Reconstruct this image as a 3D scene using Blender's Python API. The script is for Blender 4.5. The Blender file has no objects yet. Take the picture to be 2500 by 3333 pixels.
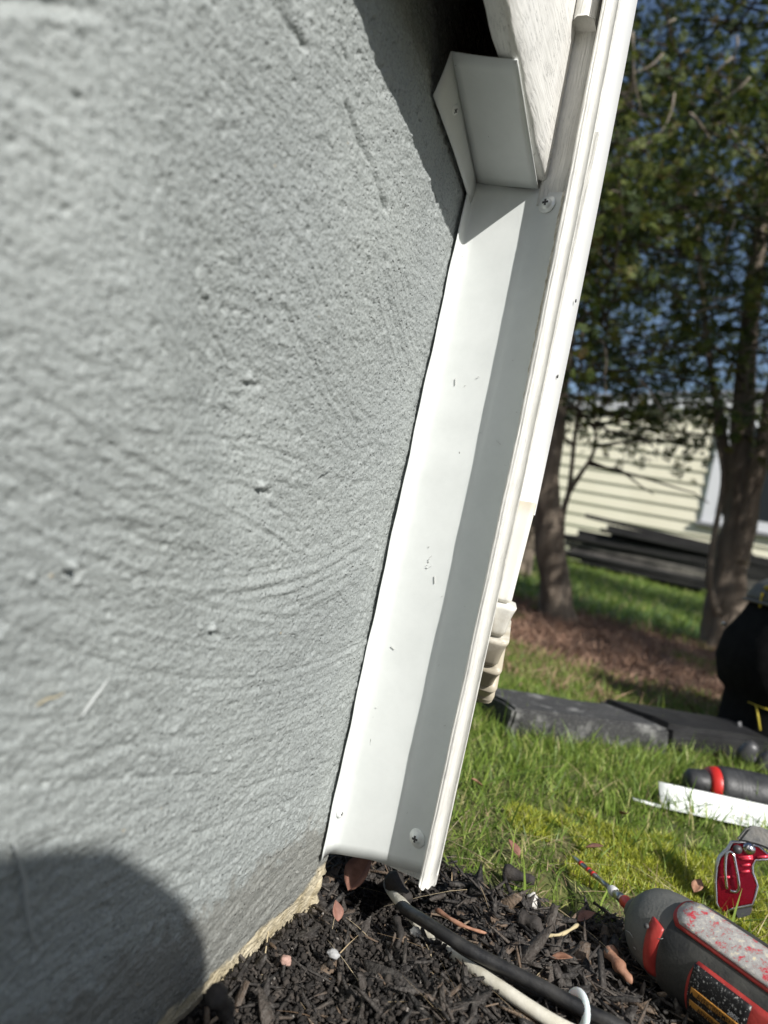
import bpy, bmesh, math, random
import numpy as np
from mathutils import Vector, Matrix, noise as mnoise
random.seed(7); RNG = np.random.default_rng(11)
C = bpy.context.scene.collection
SC = bpy.context.scene
rad = math.radians

# ------------------------------------------------------------------ camera
YAW, ROLL, CAMH = rad(24), rad(12.3), 0.26
Fv = Vector((-math.sin(YAW), math.cos(YAW), 0)); R0 = Vector((math.cos(YAW), math.sin(YAW), 0)); U0 = Vector((0, 0, 1))
X = R0*math.cos(ROLL) + U0*math.sin(ROLL); Y = -R0*math.sin(ROLL) + U0*math.cos(ROLL)
M = Matrix(((X.x, Y.x, -Fv.x, 0), (X.y, Y.y, -Fv.y, 0), (X.z, Y.z, -Fv.z, CAMH), (0, 0, 0, 1)))
cd = bpy.data.cameras.new('camera'); cam = bpy.data.objects.new('camera', cd); C.objects.link(cam)
cam.matrix_world = M
cd.sensor_width = 36; cd.lens = 24; cd.clip_start = 0.01; cd.clip_end = 400
cd.dof.use_dof = True; cd.dof.focus_distance = 0.45; cd.dof.aperture_fstop = 6.2
SC.camera = cam
# ------------------------------------------------------------------ world + sun
SUN = Vector((0.633, -0.46, 0.623)).normalized()
w = bpy.data.worlds.new('World'); SC.world = w; w.use_nodes = True
nt = w.node_tree; bg = nt.nodes['Background']
sk = nt.nodes.new('ShaderNodeTexSky'); sk.sky_type = 'NISHITA'; sk.sun_disc = False
sk.sun_elevation = math.asin(SUN.z); sk.sun_rotation = math.atan2(SUN.x, SUN.y)
nt.links.new(sk.outputs[0], bg.inputs[0]); bg.inputs[1].default_value = 0.08
sl = bpy.data.lights.new('sun', 'SUN'); sl.energy = 4.6; sl.angle = rad(0.55); sl.color = (1, 0.97, 0.925)
so = bpy.data.objects.new('sun', sl); C.objects.link(so)
so.rotation_euler = (-SUN).to_track_quat('-Z', 'Y').to_euler()
SC.view_settings.view_transform = 'Standard'; SC.view_settings.look = 'None'
SC.view_settings.exposure = 0.34; SC.view_settings.gamma = 1

# ------------------------------------------------------------------ layout helpers (pixel of the 2500x3333 photo -> place on the ground / at a depth)
def uv(px, py):
    dx, dy = px-1250, py-1666.5
    return dx*math.cos(ROLL)+dy*math.sin(ROLL), dx*math.sin(ROLL)-dy*math.cos(ROLL)
def D(px, py, Z):
    u, v = uv(px, py); p = Fv*Z + R0*(u/2222*Z) + U0*(v/2222*Z)
    return Vector((p.x, p.y, p.z+CAMH))
def G(px, py, z=0.0):
    u, v = uv(px, py); return D(px, py, (z-CAMH)*2222/v)

# ------------------------------------------------------------------ object helpers
def props(o, label=None, cat=None, group=None, kind=None):
    if label: o['label'] = label
    if cat: o['category'] = cat
    if group: o['group'] = group
    if kind: o['kind'] = kind
    return o
def empty(name, loc, label, cat, group=None):
    o = bpy.data.objects.new(name, None); C.objects.link(o); o.location = loc; o.empty_display_size = .02
    return props(o, label, cat, group)
def link(name, me, mat, parent=None, smooth=False):
    if mat is not None: me.materials.append(mat)
    o = bpy.data.objects.new(name, me); C.objects.link(o)
    if smooth:
        me.polygons.foreach_set('use_smooth', [True]*len(me.polygons))
    if parent is not None:
        o.parent = parent; o.matrix_parent_inverse = Matrix.Translation(-Vector(parent.location)) if parent.parent is None else (parent.parent.matrix_parent_inverse.copy() if False else Matrix.Translation(-WL(parent)))
    return o
def WL(o):
    return Vector((0, 0, 0)) if o.type == 'MESH' else Vector(o.location)
def from_py(vs, fs):
    me = bpy.data.meshes.new('m'); me.from_pydata([tuple(v) for v in vs], [], fs); me.update(); return me
def from_np(V, Q, attr=None):
    me = bpy.data.meshes.new('m'); n = len(V); k = Q.shape[1]; f = len(Q)
    me.vertices.add(n); me.vertices.foreach_set('co', V.astype(np.float32).ravel())
    me.loops.add(f*k); me.loops.foreach_set('vertex_index', Q.astype(np.int32).ravel())
    me.polygons.add(f); me.polygons.foreach_set('loop_start', np.arange(0, f*k, k, dtype=np.int32))
    me.polygons.foreach_set('loop_total', np.full(f, k, dtype=np.int32))
    me.update(calc_edges=True)
    if attr is not None:
        a = me.attributes.new('rnd', 'FLOAT', 'POINT'); a.data.foreach_set('value', attr.astype(np.float32))
    return me
def bm_mesh(bm):
    me = bpy.data.meshes.new('m'); bmesh.ops.recalc_face_normals(bm, faces=bm.faces); bm.to_mesh(me); bm.free(); return me
def bm_box(bm, c, s, rot=None):
    m = Matrix.Translation(c) @ (rot.to_4x4() if rot else Matrix()) @ Matrix.Diagonal((s[0], s[1], s[2], 1))
    return bmesh.ops.create_cube(bm, size=1, matrix=m)['verts']
def bevel(bm, w, seg=2):
    bmesh.ops.bevel(bm, geom=bm.edges[:], offset=w, segments=seg, affect='EDGES', profile=.5)
def box(name, c, s, mat, parent=None, bev=0, rot=None, smooth=False):
    bm = bmesh.new(); bm_box(bm, c, s, rot)
    if bev: bevel(bm, bev)
    return link(name, bm_mesh(bm), mat, parent, smooth)
def tube_arrays(pts, rads, seg=10, cap=True, flat=1.0, bump=0, seed=0):
    pts = [Vector(p) for p in pts]; V = []; Fc = []
    up = None
    for i, p in enumerate(pts):
        t = (pts[min(i+1, len(pts)-1)] - pts[max(i-1, 0)]).normalized()
        if up is None:
            up = t.orthogonal().normalized()
        up = (up - t*up.dot(t)).normalized(); s = t.cross(up)
        r = rads[i] if hasattr(rads, '__len__') else rads
        for k in range(seg):
            a = 2*math.pi*k/seg; rr = r
            if bump: rr = r*(1+bump*mnoise.noise(Vector((math.cos(a)*1.7, math.sin(a)*1.7, i*.35+seed))))
            V.append(p + up*math.cos(a)*rr + s*math.sin(a)*rr*flat)
    for i in range(len(pts)-1):
        for k in range(seg):
            Fc.append((i*seg+k, i*seg+(k+1) % seg, (i+1)*seg+(k+1) % seg, (i+1)*seg+k))
    if cap:
        Fc.append(tuple(range(seg))[::-1]); Fc.append(tuple(range((len(pts)-1)*seg, len(pts)*seg)))
    return V, Fc
def tube(name, pts, rads, mat, parent=None, seg=12, **kw):
    V, Fc = tube_arrays(pts, rads, seg, **kw); return link(name, from_py(V, Fc), mat, parent, True)
def smooth_path(pts, n=8):
    P = [Vector(p) for p in pts]; out = []
    for i in range(len(P)-1):
        p0, p1, p2, p3 = P[max(i-1, 0)], P[i], P[i+1], P[min(i+2, len(P)-1)]
        for j in range(n):
            t = j/n; out.append(.5*((2*p1)+(p2-p0)*t+(2*p0-5*p1+4*p2-p3)*t*t+(3*p1-p0-3*p2+p3)*t**3))
    out.append(P[-1]); return out

# ------------------------------------------------------------------ materials
def mat(name, col=(.5, .5, .5), rough=.5, metal=0, spec=.5):
    m = bpy.data.materials.new(name); m.use_nodes = True
    b = m.node_tree.nodes['Principled BSDF']
    b.inputs['Base Color'].default_value = (*col, 1); b.inputs['Roughness'].default_value = rough
    b.inputs['Metallic'].default_value = metal; b.inputs['Specular IOR Level'].default_value = spec
    return m
class N:
    def __init__(s, m): s.t = m.node_tree; s.b = s.t.nodes['Principled BSDF']; s.m = m
    def n(s, typ, **kw):
        x = s.t.nodes.new(typ)
        for k, v in kw.items():
            if k in x.inputs: x.inputs[k].default_value = v
            else: setattr(x, k, v)
        return x
    def l(s, a, b): s.t.links.new(a, b)
    def pos(s, scale=(1, 1, 1), warp=0, wscale=5):
        g = s.n('ShaderNodeNewGeometry'); src = g.outputs['Position']
        if warp:
            nz = s.n('ShaderNodeTexNoise', Scale=wscale, Detail=2.0); s.l(src, nz.inputs['Vector'])
            v = s.n('ShaderNodeVectorMath', operation='MULTIPLY_ADD'); s.l(nz.outputs['Color'], v.inputs[0])
            v.inputs[1].default_value = (warp,)*3; s.l(src, v.inputs[2]); src = v.outputs[0]
        mp = s.n('ShaderNodeMapping'); mp.inputs['Scale'].default_value = scale; s.l(src, mp.inputs['Vector']); return mp.outputs[0]
    def noise(s, vec, scale, detail=4, rough=.55):
        x = s.n('ShaderNodeTexNoise', Scale=float(scale), Detail=float(detail), Roughness=rough); s.l(vec, x.inputs['Vector']); return x.outputs['Fac']
    def ramp(s, fac, stops):
        r = s.n('ShaderNodeValToRGB'); e = r.color_ramp.elements
        while len(e) < len(stops): e.new(.5)
        for i, (p, c) in enumerate(stops):
            e[i].position = p; e[i].color = (*c, 1) if len(c) == 3 else c
        s.l(fac, r.inputs['Fac']); return r.outputs['Color']
    def mix(s, f, a, b, mode='MIX'):
        x = s.n('ShaderNodeMix', data_type='RGBA', blend_type=mode)
        for sock, v in ((0, f), (6, a), (7, b)):
            if hasattr(v, 'is_linked') or hasattr(v, 'links'): s.l(v, x.inputs[sock])
            elif sock == 0: x.inputs[0].default_value = v
            else: x.inputs[sock].default_value = (*v, 1)
        return x.outputs[2]
    def math(s, op, a, b=None, c=None):
        x = s.n('ShaderNodeMath', operation=op)
        for i, v in enumerate((a, b, c)):
            if v is None: continue
            if isinstance(v, (int, float)): x.inputs[i].default_value = v
            else: s.l(v, x.inputs[i])
        return x.outputs[0]
    def bump(s, h, dist, strength=1, prev=None):
        x = s.n('ShaderNodeBump', Distance=dist, Strength=strength); s.l(h, x.inputs['Height'])
        if prev is not None: s.l(prev, x.inputs['Normal'])
        s.l(x.outputs[0], s.b.inputs['Normal']); return x.outputs[0]
    def col(s, c): s.l(c, s.b.inputs['Base Color'])
    def rough(s, c): s.l(c, s.b.inputs['Roughness'])

def noisy(name, c1, c2, scale, rough=.6, bump=.0005, bscale=None, lo=.35, hi=.65, stretch=(1, 1, 1), metal=0):
    m = mat(name, c1, rough, metal); q = N(m); p = q.pos(stretch)
    f = q.noise(p, scale, 6); q.col(q.ramp(f, [(lo, c1), (hi, c2)]))
    if bump: q.bump(q.noise(p, bscale or scale*3, 5), bump)
    return m

# painted stucco
m_stucco = mat('painted_stucco', (.3, .32, .32), .62); q = N(m_stucco)
p = q.pos(); big = q.noise(p, 9, 3); mid = q.noise(p, 60, 5); fine = q.noise(p, 900, 4, .6)
c = q.ramp(big, [(.3, (.275, .297, .292)), (.7, (.335, .36, .347))])
c = q.mix(q.math('MULTIPLY', mid, .35), c, (.38, .405, .39))
vor = q.n('ShaderNodeTexVoronoi', Scale=70.0, Randomness=1.0); q.l(p, vor.inputs['Vector'])
spot = q.ramp(vor.outputs['Distance'], [(.03, (1, 1, 1)), (.06, (0, 0, 0))])
gate = q.ramp(q.noise(p, 31, 2), [(.56, (0, 0, 0)), (.6, (1, 1, 1))])
c = q.mix(q.mix(1.0, spot, gate, 'MULTIPLY'), c, (.5, .42, .28))
sep = q.n('ShaderNodeSeparateXYZ'); g = q.n('ShaderNodeNewGeometry'); q.l(g.outputs['Position'], sep.inputs[0])
zz = q.math('ADD', sep.outputs['Z'], q.math('MULTIPLY', q.math('SUBTRACT', q.noise(p, 28, 6, .65), .5), -.035))
zz = q.math('SUBTRACT', zz, q.math('MULTIPLY', q.math('MAXIMUM', q.math('SUBTRACT', sep.outputs['Y'], .40), 0.0), .45))
c = q.mix(q.ramp(q.noise(p, 700, 3, .6), [(.36, (.55,)*3), (.5, (0, 0, 0))]), c, (.12, .13, .125))  # fine dark specks put the shade of small cavities into the colour
splash = q.ramp(q.math('ADD', sep.outputs['Z'], q.math('MULTIPLY', q.noise(p, 90, 6, .75), -.09)), [(-.0, (.5,)*3), (.012, (0, 0, 0))])
c = q.mix(splash, c, (.13, .115, .09))
bare = q.ramp(zz, [(.0, (1, 1, 1)), (.004, (0, 0, 0))])
c = q.mix(bare, c, q.ramp(mid, [(.35, (.38, .32, .2)), (.6, (.62, .55, .4))]))
# grime near the top under the eave
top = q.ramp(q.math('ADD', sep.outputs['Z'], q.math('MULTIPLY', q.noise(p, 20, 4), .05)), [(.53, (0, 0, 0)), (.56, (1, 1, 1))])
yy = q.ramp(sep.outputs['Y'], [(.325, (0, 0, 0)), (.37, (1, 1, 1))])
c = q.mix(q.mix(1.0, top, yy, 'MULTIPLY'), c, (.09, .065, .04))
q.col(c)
strand = q.noise(q.pos((1, 260, 900), .02, 14), 1.0, 3)
vo = q.n('ShaderNodeTexVoronoi', Scale=330.0, Randomness=1.0); q.l(q.pos((1, 1, 1), .004, 60), vo.inputs['Vector'])
pits = q.ramp(vo.outputs['Distance'], [(.05, (0, 0, 0)), (.3, (1, 1, 1))]); pg = q.ramp(q.noise(p, 120, 3), [(.44, (1, 1, 1)), (.52, (0, 0, 0))]); pits = q.mix(pg, (1, 1, 1), pits)
gv = q.n('ShaderNodeTexVoronoi', Scale=520.0, Randomness=1.0); q.l(p, gv.inputs['Vector'])
b0_ = q.bump(gv.outputs['Distance'], .0008, .6); b1 = q.bump(fine, .0006, .7, b0_); b2 = q.bump(strand, .0005, .35, b1); b3 = q.bump(pits, .0013, .8, b2)
q.rough(q.ramp(fine, [(.3, (.42,)*3), (.7, (.75,)*3)]))

m_alu = mat('white_aluminium', (.83, .84, .83), .38); q = N(m_alu); p = q.pos()
d = q.ramp(q.noise(p, 30, 8, .7), [(.4, (.71, .735, .715)), (.75, (.64, .665, .645))])
sc = q.ramp(q.noise(q.pos((1, 1, .35), .01, 40), 260, 2), [(.205, (.35, .34, .32)), (.225, (1, 1, 1))])
q.col(q.mix(1.0, d, sc, 'MULTIPLY')); q.bump(q.noise(p, 18, 2), .0014, .5); q.rough(q.ramp(q.noise(p, 50, 5), [(.3, (.3,)*3), (.7, (.5,)*3)]))
m_caulk = noisy('rough_caulk', (.42, .38, .3), (.68, .64, .55), 250, .9, .0016, 500)
def vinyl(name, axis, base=(.74, .73, .69), crack=.35):
    m = mat(name, base, .5); q = N(m)
    st = {'z': (700, 700, 22), 'y': (500, 22, 330)}[axis]
    p = q.pos(st, .006, 25); f = q.noise(p, 1, 3)
    line = q.ramp(q.math('ABSOLUTE', q.math('SUBTRACT', f, .5)), [(.0, (crack,)*3), (.016, (1, 1, 1))])
    gt = q.ramp(q.noise(q.pos(), 55, 2), [(.42, (0, 0, 0)), (.55, (1, 1, 1))])
    line = q.mix(gt, (1, 1, 1), line)
    dirt = q.ramp(q.noise(q.pos(), 45, 6, .7), [(.35, tuple(x*.86 for x in base)), (.6, base)])
    q.col(q.mix(1.0, dirt, line, 'MULTIPLY')); b = q.bump(f, .0016, .55); q.bump(line, .0003, .5, b); return m
m_vinyl_y = vinyl('siding_vinyl', 'y'); m_vinyl_z = vinyl('post_vinyl', 'z', (.72, .71, .66), .7)
m_down = mat('downspout_white', (.86, .87, .87), .35); q = N(m_down); p = q.pos()
q.col(q.ramp(q.noise(p, 40, 5), [(.3, (.84, .85, .85)), (.8, (.8, .8, .77))]))
m_elbow = mat('elbow_white', (.76, .75, .69), .45); q = N(m_elbow); p = q.pos(); g = q.n('ShaderNodeNewGeometry'); sep = q.n('ShaderNodeSeparateXYZ'); q.l(g.outputs['Position'], sep.inputs[0])
dn = q.ramp(q.math('ADD', sep.outputs['Z'], q.math('MULTIPLY', q.noise(p, 60, 6, .7), -.09)), [(.14, (1, 1, 1)), (.175, (0, 0, 0))])
c = q.mix(q.math('MULTIPLY', dn, .75), q.ramp(q.noise(p, 60, 5), [(.3, (.74, .73, .67)), (.7, (.8, .79, .73))]), (.33, .27, .17))
st = q.ramp(q.math('ABSOLUTE', q.math('SUBTRACT', q.math('ADD', sep.outputs['Z'], q.math('MULTIPLY', q.noise(p, 90, 3), .008)), .289)), [(.0, (1, 1, 1)), (.008, (0, 0, 0))])
q.col(q.mix(q.math('MULTIPLY', st, .45), c, (.6, .48, .28)))
m_dark_gap = mat('dark_sheathing', (.035, .028, .02), .95)
m_screw = mat('painted_screw', (.80, .82, .80), .3, .15); m_recess = mat('screw_recess', (.06, .06, .06), .6)

m_mulch = mat('black_mulch', (.03, .026, .022), .75); q = N(m_mulch)
a = q.n('ShaderNodeAttribute', attribute_name='rnd'); p = q.pos((1, 1, 1))
c = q.ramp(a.outputs['Fac'], [(0, (.014, .012, .011)), (.45, (.036, .030, .026)), (.8, (.07, .056, .045)), (.93, (.12, .08, .052)), (1, (.22, .16, .11))])
c = q.mix(q.ramp(q.noise(p, 420, 5), [(.46, (0, 0, 0)), (.7, (.5,)*3)]), c, (.15, .14, .125))
q.col(c); b = q.bump(q.noise(q.pos((600, 160, 500), .01, 60), 1, 3), .0018, .8); q.bump(q.noise(p, 700, 4), .0008, .8, b)
m_soil = mat('dark_soil', (.03, .025, .02), .95); q = N(m_soil)
a = q.n('ShaderNodeAttribute', attribute_name='rnd'); p = q.pos()
c = q.ramp(a.outputs['Fac'], [(0, (.012, .010, .009)), (.7, (.036, .030, .025)), (.985, (.06, .05, .042)), (.995, (.22, .2, .18))])
q.col(c); q.bump(q.noise(p, 900, 4), .0008)
m_straw = mat('dry_straw', (.42, .34, .2), .7); q = N(m_straw)
a = q.n('ShaderNodeAttribute', attribute_name='rnd'); q.col(q.ramp(a.outputs['Fac'], [(0, (.16, .1, .06)), (.5, (.34, .25, .14)), (1, (.55, .46, .3))]))
def leafmat(name, stops, trans=.35, rough=.5):
    m = mat(name, stops[0][1], rough); q = N(m)
    a = q.n('ShaderNodeAttribute', attribute_name='rnd'); c = q.ramp(a.outputs['Fac'], stops); q.col(c)
    tr = q.n('ShaderNodeBsdfTranslucent'); q.l(c, tr.inputs['Color']); ms = q.n('ShaderNodeMixShader'); ms.inputs[0].default_value = trans
    out = [x for x in q.t.nodes if x.type == 'OUTPUT_MATERIAL'][0]
    q.l(q.b.outputs[0], ms.inputs[1]); q.l(tr.outputs[0], ms.inputs[2]); q.l(ms.outputs[0], out.inputs['Surface']); return m
m_grass = leafmat('grass_blades', [(0, (.09, .155, .025)), (.5, (.20, .30, .05)), (.82, (.33, .43, .085)), (.91, (.46, .47, .16)), (1, (.52, .42, .25))])
m_moss = leafmat('yellow_moss', [(0, (.12, .15, .02)), (.4, (.33, .37, .035)), (.8, (.52, .55, .06)), (1, (.62, .6, .16))], .3)
m_cedar = leafmat('cedar_foliage', [(0, (.016, .030, .007)), (.5, (.05, .08, .013)), (.86, (.15, .175, .026)), (1, (.16, .10, .045))], .35, .7)
m_bark = noisy('cedar_bark', (.10, .075, .055), (.27, .22, .17), 9, .9, .02, 14, .3, .7, (3, 3, .5))
m_twig = noisy('pale_twig', (.16, .13, .1), (.34, .29, .23), 40, .85, .003, 90)
m_limb = noisy('dark_limb', (.04, .03, .022), (.10, .08, .06), 30, .9, .003, 60)
m_ground = mat('garden_ground', (.05, .04, .03), .95); q = N(m_ground); g = q.n('ShaderNodeNewGeometry'); sep = q.n('ShaderNodeSeparateXYZ'); q.l(g.outputs['Position'], sep.inputs[0])
p = q.pos(); yv = q.math('ADD', sep.outputs['Y'], q.math('MULTIPLY', q.math('SUBTRACT', q.noise(p, 7, 5), .5), .12))
soil = q.ramp(q.noise(p, 130, 6), [(.3, (.014, .012, .010)), (.7, (.04, .033, .026))])
turf = q.ramp(q.noise(p, 30, 6), [(.3, (.05, .06, .02)), (.5, (.11, .13, .03)), (.7, (.17, .14, .075))])
lit = q.ramp(q.noise(p, 22, 7, .7), [(.3, (.10, .06, .04)), (.5, (.21, .125, .085)), (.72, (.36, .235, .165))])
farg = q.ramp(q.noise(p, 6, 6), [(.3, (.05, .1, .022)), (.7, (.085, .15, .035))])
c = q.mix(q.ramp(yv, [(.52, (0, 0, 0)), (.55, (1, 1, 1))]), soil, turf)
y2 = q.math('ADD', sep.outputs['Y'], q.math('MULTIPLY', q.math('SUBTRACT', q.noise(p, 2.2, 5), .5), .9))
c = q.mix(q.math('MULTIPLY', q.math('GREATER_THAN', y2, 1.5), 1.0), c, lit)
y3 = q.math('ADD', sep.outputs['Y'], q.math('MULTIPLY', q.math('SUBTRACT', q.noise(p, 1.5, 5), .5), .8))
c = q.mix(q.math('GREATER_THAN', y3, 3.15), c, farg)
q.col(c); q.bump(q.noise(p, 160, 6), .004)

# ------------------------------------------------------------------ ground (one graded sheet to the horizon)
def fbm(x, y, s, o=3, seed=0.0):
    return mnoise.fractal(Vector((x*s+seed, y*s-seed, seed)), 1.0, 2.0, o)
def ground_z(x, y):
    z = 0.0
    near = max(0.0, 1-max(0.0, y-.45)/.12)
    z -= .016*near*max(0, min(1, (-x-.06)/.06))
    z -= .030*math.exp(-(((x+.145)/.026)**2+((y-.468)/.030)**2))     # hollow under the trim
    z += .006*math.exp(-(((x+.11)/.06)**2+((y-.36)/.07)**2))
    if y < .56: z += .006*fbm(x, y, 26, 3, 3.1)
    elif y < 1.3: z += .004*fbm(x, y, 12, 3, 5.1)
    else: z += .012*fbm(x, y, 3, 3, 1.7)*min(1, (y-1.3)) + .036*min(8, max(0, y-3))
    return z
def graded(a, b, fine0, fine1, step, far):
    L = []; t = fine0
    while t < fine1: L.append(t); t += step
    s = step
    while t < b: L.append(t); s = min(s*1.18, far); t += s
    L.append(b); t = fine0; s = step; pre = []
    while t > a: s = min(s*1.18, far); t -= s; pre.append(max(t, a))
    return pre[::-1]+L
xs = graded(-60, 60, -.32, .35, .005, 6); ys = graded(-60, 90, .1, 1.2, .006, 6)
V = [(x, yv_, ground_z(x, yv_)) for yv_ in ys for x in xs]; nx = len(xs)
Fc = [(j*nx+i, j*nx+i+1, (j+1)*nx+i+1, (j+1)*nx+i) for j in range(len(ys)-1) for i in range(nx-1)]
props(link('ground', from_py(V, Fc), m_ground, None, True), kind='structure')

# ------------------------------------------------------------------ the stuccoed foundation wall
def wall_heights(YY, ZZ):
    H = np.zeros_like(YY); n1 = 4096
    prof = np.zeros(n1)
    r = np.random.default_rng(5)
    for o, a in ((8, .45), (16, .5), (40, .8), (90, .9), (200, .6)):
        k = r.normal(size=o*4+2); prof += a*np.interp(np.linspace(0, o*4, n1), np.arange(o*4+2), k)
    prof /= prof.std()
    for i in range(210):
        cy, cz = r.uniform(.0, .46), r.uniform(-.05, .62)
        # trowelling swings from steep strokes at the top to flat ones near the ground
        ang = rad(min(8, max(-66, -(cz-.14)*165))+r.normal()*12) if cy < .365 else rad(r.normal(82, 12)); R = r.uniform(.12, .5)*r.choice([-1, 1])
        dy, dz = YY-cy, ZZ-cz
        a = dy*math.cos(ang)+dz*math.sin(ang); b = -dy*math.sin(ang)+dz*math.cos(ang)
        b = b - a*a/(2*R)
        wd, ln = r.uniform(.014, .04), r.uniform(.05, .13)
        mk = np.clip(1.3-(b/wd)**2, 0, 1)*np.clip(1.3-(a/ln)**2, 0, 1)
        mk = mk*r.uniform(.5, 1)
        off = r.uniform(600, 3400)
        h = np.interp(off+b*9500+a*120, np.arange(n1), prof)*.00027 + (b/wd)*r.uniform(-.0003, .0003)
        H = H*(1-mk)+h*mk
    return H
def vnoise(A, B, s, seed):
    r = np.random.default_rng(seed); T = r.normal(size=(256, 256))
    a, b = A*s+seed*3.7+50, B*s+seed*1.3+50; i, j = np.floor(a).astype(int), np.floor(b).astype(int); fa, fb = a-i, b-j
    fa = fa*fa*(3-2*fa); fb = fb*fb*(3-2*fb)
    g = lambda ii, jj: T[ii % 256, jj % 256]
    return (g(i, j)*(1-fa)+g(i+1, j)*fa)*(1-fb)+(g(i, j+1)*(1-fa)+g(i+1, j+1)*fa)*fb
WX = -.18
wy = np.arange(.04, .4345, .00075); wz = np.arange(-.05, .64, .00075)
wy = np.append(wy, .4345)
YY, ZZ = np.meshgrid(wy, wz)
H = wall_heights(YY, ZZ)
H += .0005*vnoise(YY, ZZ, 22, 1)+.00013*vnoise(YY, ZZ*1.6, 55, 2)+.00015*vnoise(YY*.8, ZZ*1.5, 150, 3)+.00018*vnoise(YY*.7, ZZ*1.4, 300, 4)+.00014*vnoise(YY*.8, ZZ*1.2, 560, 8)
H += .0024*vnoise(YY, ZZ, 7, 6)*np.clip((.40-YY)/.1, 0, 1)
def onwall(px, py):                                       # where a point of the wall face lies (y, z)
    u, v = uv(px, py); th = -YAW+math.atan2(u, 2222); y = WX/math.tan(th); Zc = -WX*math.sin(YAW)+y*math.cos(YAW); return (y, CAMH+v/2222*Zc)
SM = [onwall(560, 500), onwall(570, 900), onwall(600, 1250), onwall(680, 1650)]      # the broad hollow that reads as a soft dark streak
sy = np.interp(ZZ, [a[1] for a in SM[::-1]], [a[0] for a in SM[::-1]]); dW = (YY-sy)/.030
zc_ = SM[2][1]; H += -.0115*np.tanh(dW)*np.exp(-(dW/2.6)**2)*np.exp(-((ZZ-zc_)/.075)**2)
r = np.random.default_rng(21)
for i in range(1100):                                     # pin holes and grains
    cy, cz = r.uniform(.08, .43), r.uniform(0, .62); s = r.uniform(.0007, .0017); hgt = r.choice([-1, -1, -1, 1])*r.uniform(.0005, .0014)
    i0, i1 = np.searchsorted(wy, [cy-3*s, cy+3*s]); j0, j1 = np.searchsorted(wz, [cz-3*s, cz+3*s])
    H[j0:j1, i0:i1] += hgt*np.exp(-(((YY[j0:j1, i0:i1]-cy)**2+(ZZ[j0:j1, i0:i1]-cz)**2)/(s*s)))
def scar(pts, depth, wdt):
    global H
    for (y0, z0), (y1, z1) in zip(pts[:-1], pts[1:]):
        L2 = (y1-y0)**2+(z1-z0)**2; t = np.clip(((YY-y0)*(y1-y0)+(ZZ-z0)*(z1-z0))/L2, 0, 1)
        d2 = (YY-y0-t*(y1-y0))**2+(ZZ-z0-t*(z1-z0))**2; H += depth*np.exp(-d2/(wdt*wdt))*(.85+.35*np.clip(vnoise(YY, ZZ, 90, 40), -1, 1))
def onwall(px, py):                                       # where a point of the wall face lies (y, z)
    u, v = uv(px, py); th = -YAW+math.atan2(u, 2222); y = WX/math.tan(th); Zc = -WX*math.sin(YAW)+y*math.cos(YAW); return (y, CAMH+v/2222*Zc)
def W(px, py, out=0.0):
    y, z = onwall(px, py); return Vector((WX+out, y, z))
scar([onwall(920, 20), onwall(1010, 150)], -.002, .0022)
scar([onwall(1150, 350), onwall(1215, 520), onwall(1262, 680)], -.0024, .0022); scar([onwall(1160, 360), onwall(1180, 540)], .0012, .006)
scar([onwall(0, 10), onwall(170, 15), onwall(300, 50)], -.003, .003); scar([onwall(0, 40), onwall(300, 75)], .002, .002)
for a in ((200, 1840), (690, 2050), (845, 1240), (870, 1590)): scar([onwall(*a), onwall(a[0]+6, a[1]-10)], .0036, .0012); scar([onwall(a[0]-5, a[1]+14), onwall(a[0]+30, a[1]+20)], -.002, .0013)
for a, b in (((560, 1720), (250, 1700)), ((100, 2460), (700, 2390)), ((0, 2560), (650, 2520)), ((820, 2560), (1010, 2500)), ((620, 2720), (960, 2600))): scar([onwall(*a), onwall(*b)], -.0007, .0013)
scar([onwall(650, 960), onwall(790, 1190)], -.0009, .0008)
XX = WX + H
XX -= .004*np.clip((.012-ZZ)/.03, 0, 1)                    # paint and stucco thin out at the foot
V = np.stack([XX.ravel(), YY.ravel(), ZZ.ravel()], 1); ny = len(wy)
ii, jj = np.meshgrid(np.arange(ny-1), np.arange(len(wz)-1)); b0 = (jj*ny+ii).ravel()
Q = np.stack([b0, b0+1, b0+ny+1, b0+ny], 1)
fw = empty('foundation_wall', (WX, .4, 0), 'grey painted stucco foundation wall with trowel marks filling the left side', 'wall')
link('stucco_face', from_np(V, Q), m_stucco, fw, True)
bm = bmesh.new()                                          # the rest of the foundation block, behind and beside the detailed face
for a in (((WX-.006, .4345, -.06), (WX-.006, .4345, .64), (-3, .4345, .64), (-3, .4345, -.06)), ((WX, .04, -.06), (WX, .04, .64), (WX, -3, .64), (WX, -3, -.06)), ((WX-.006, .4345, .64), (WX-.006, -3, .64), (-3, -3, .64), (-3, .4345, .64))):
    bm.faces.new([bm.verts.new(v) for v in a])
link('foundation_block', bm_mesh(bm), m_stucco, fw)
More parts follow.
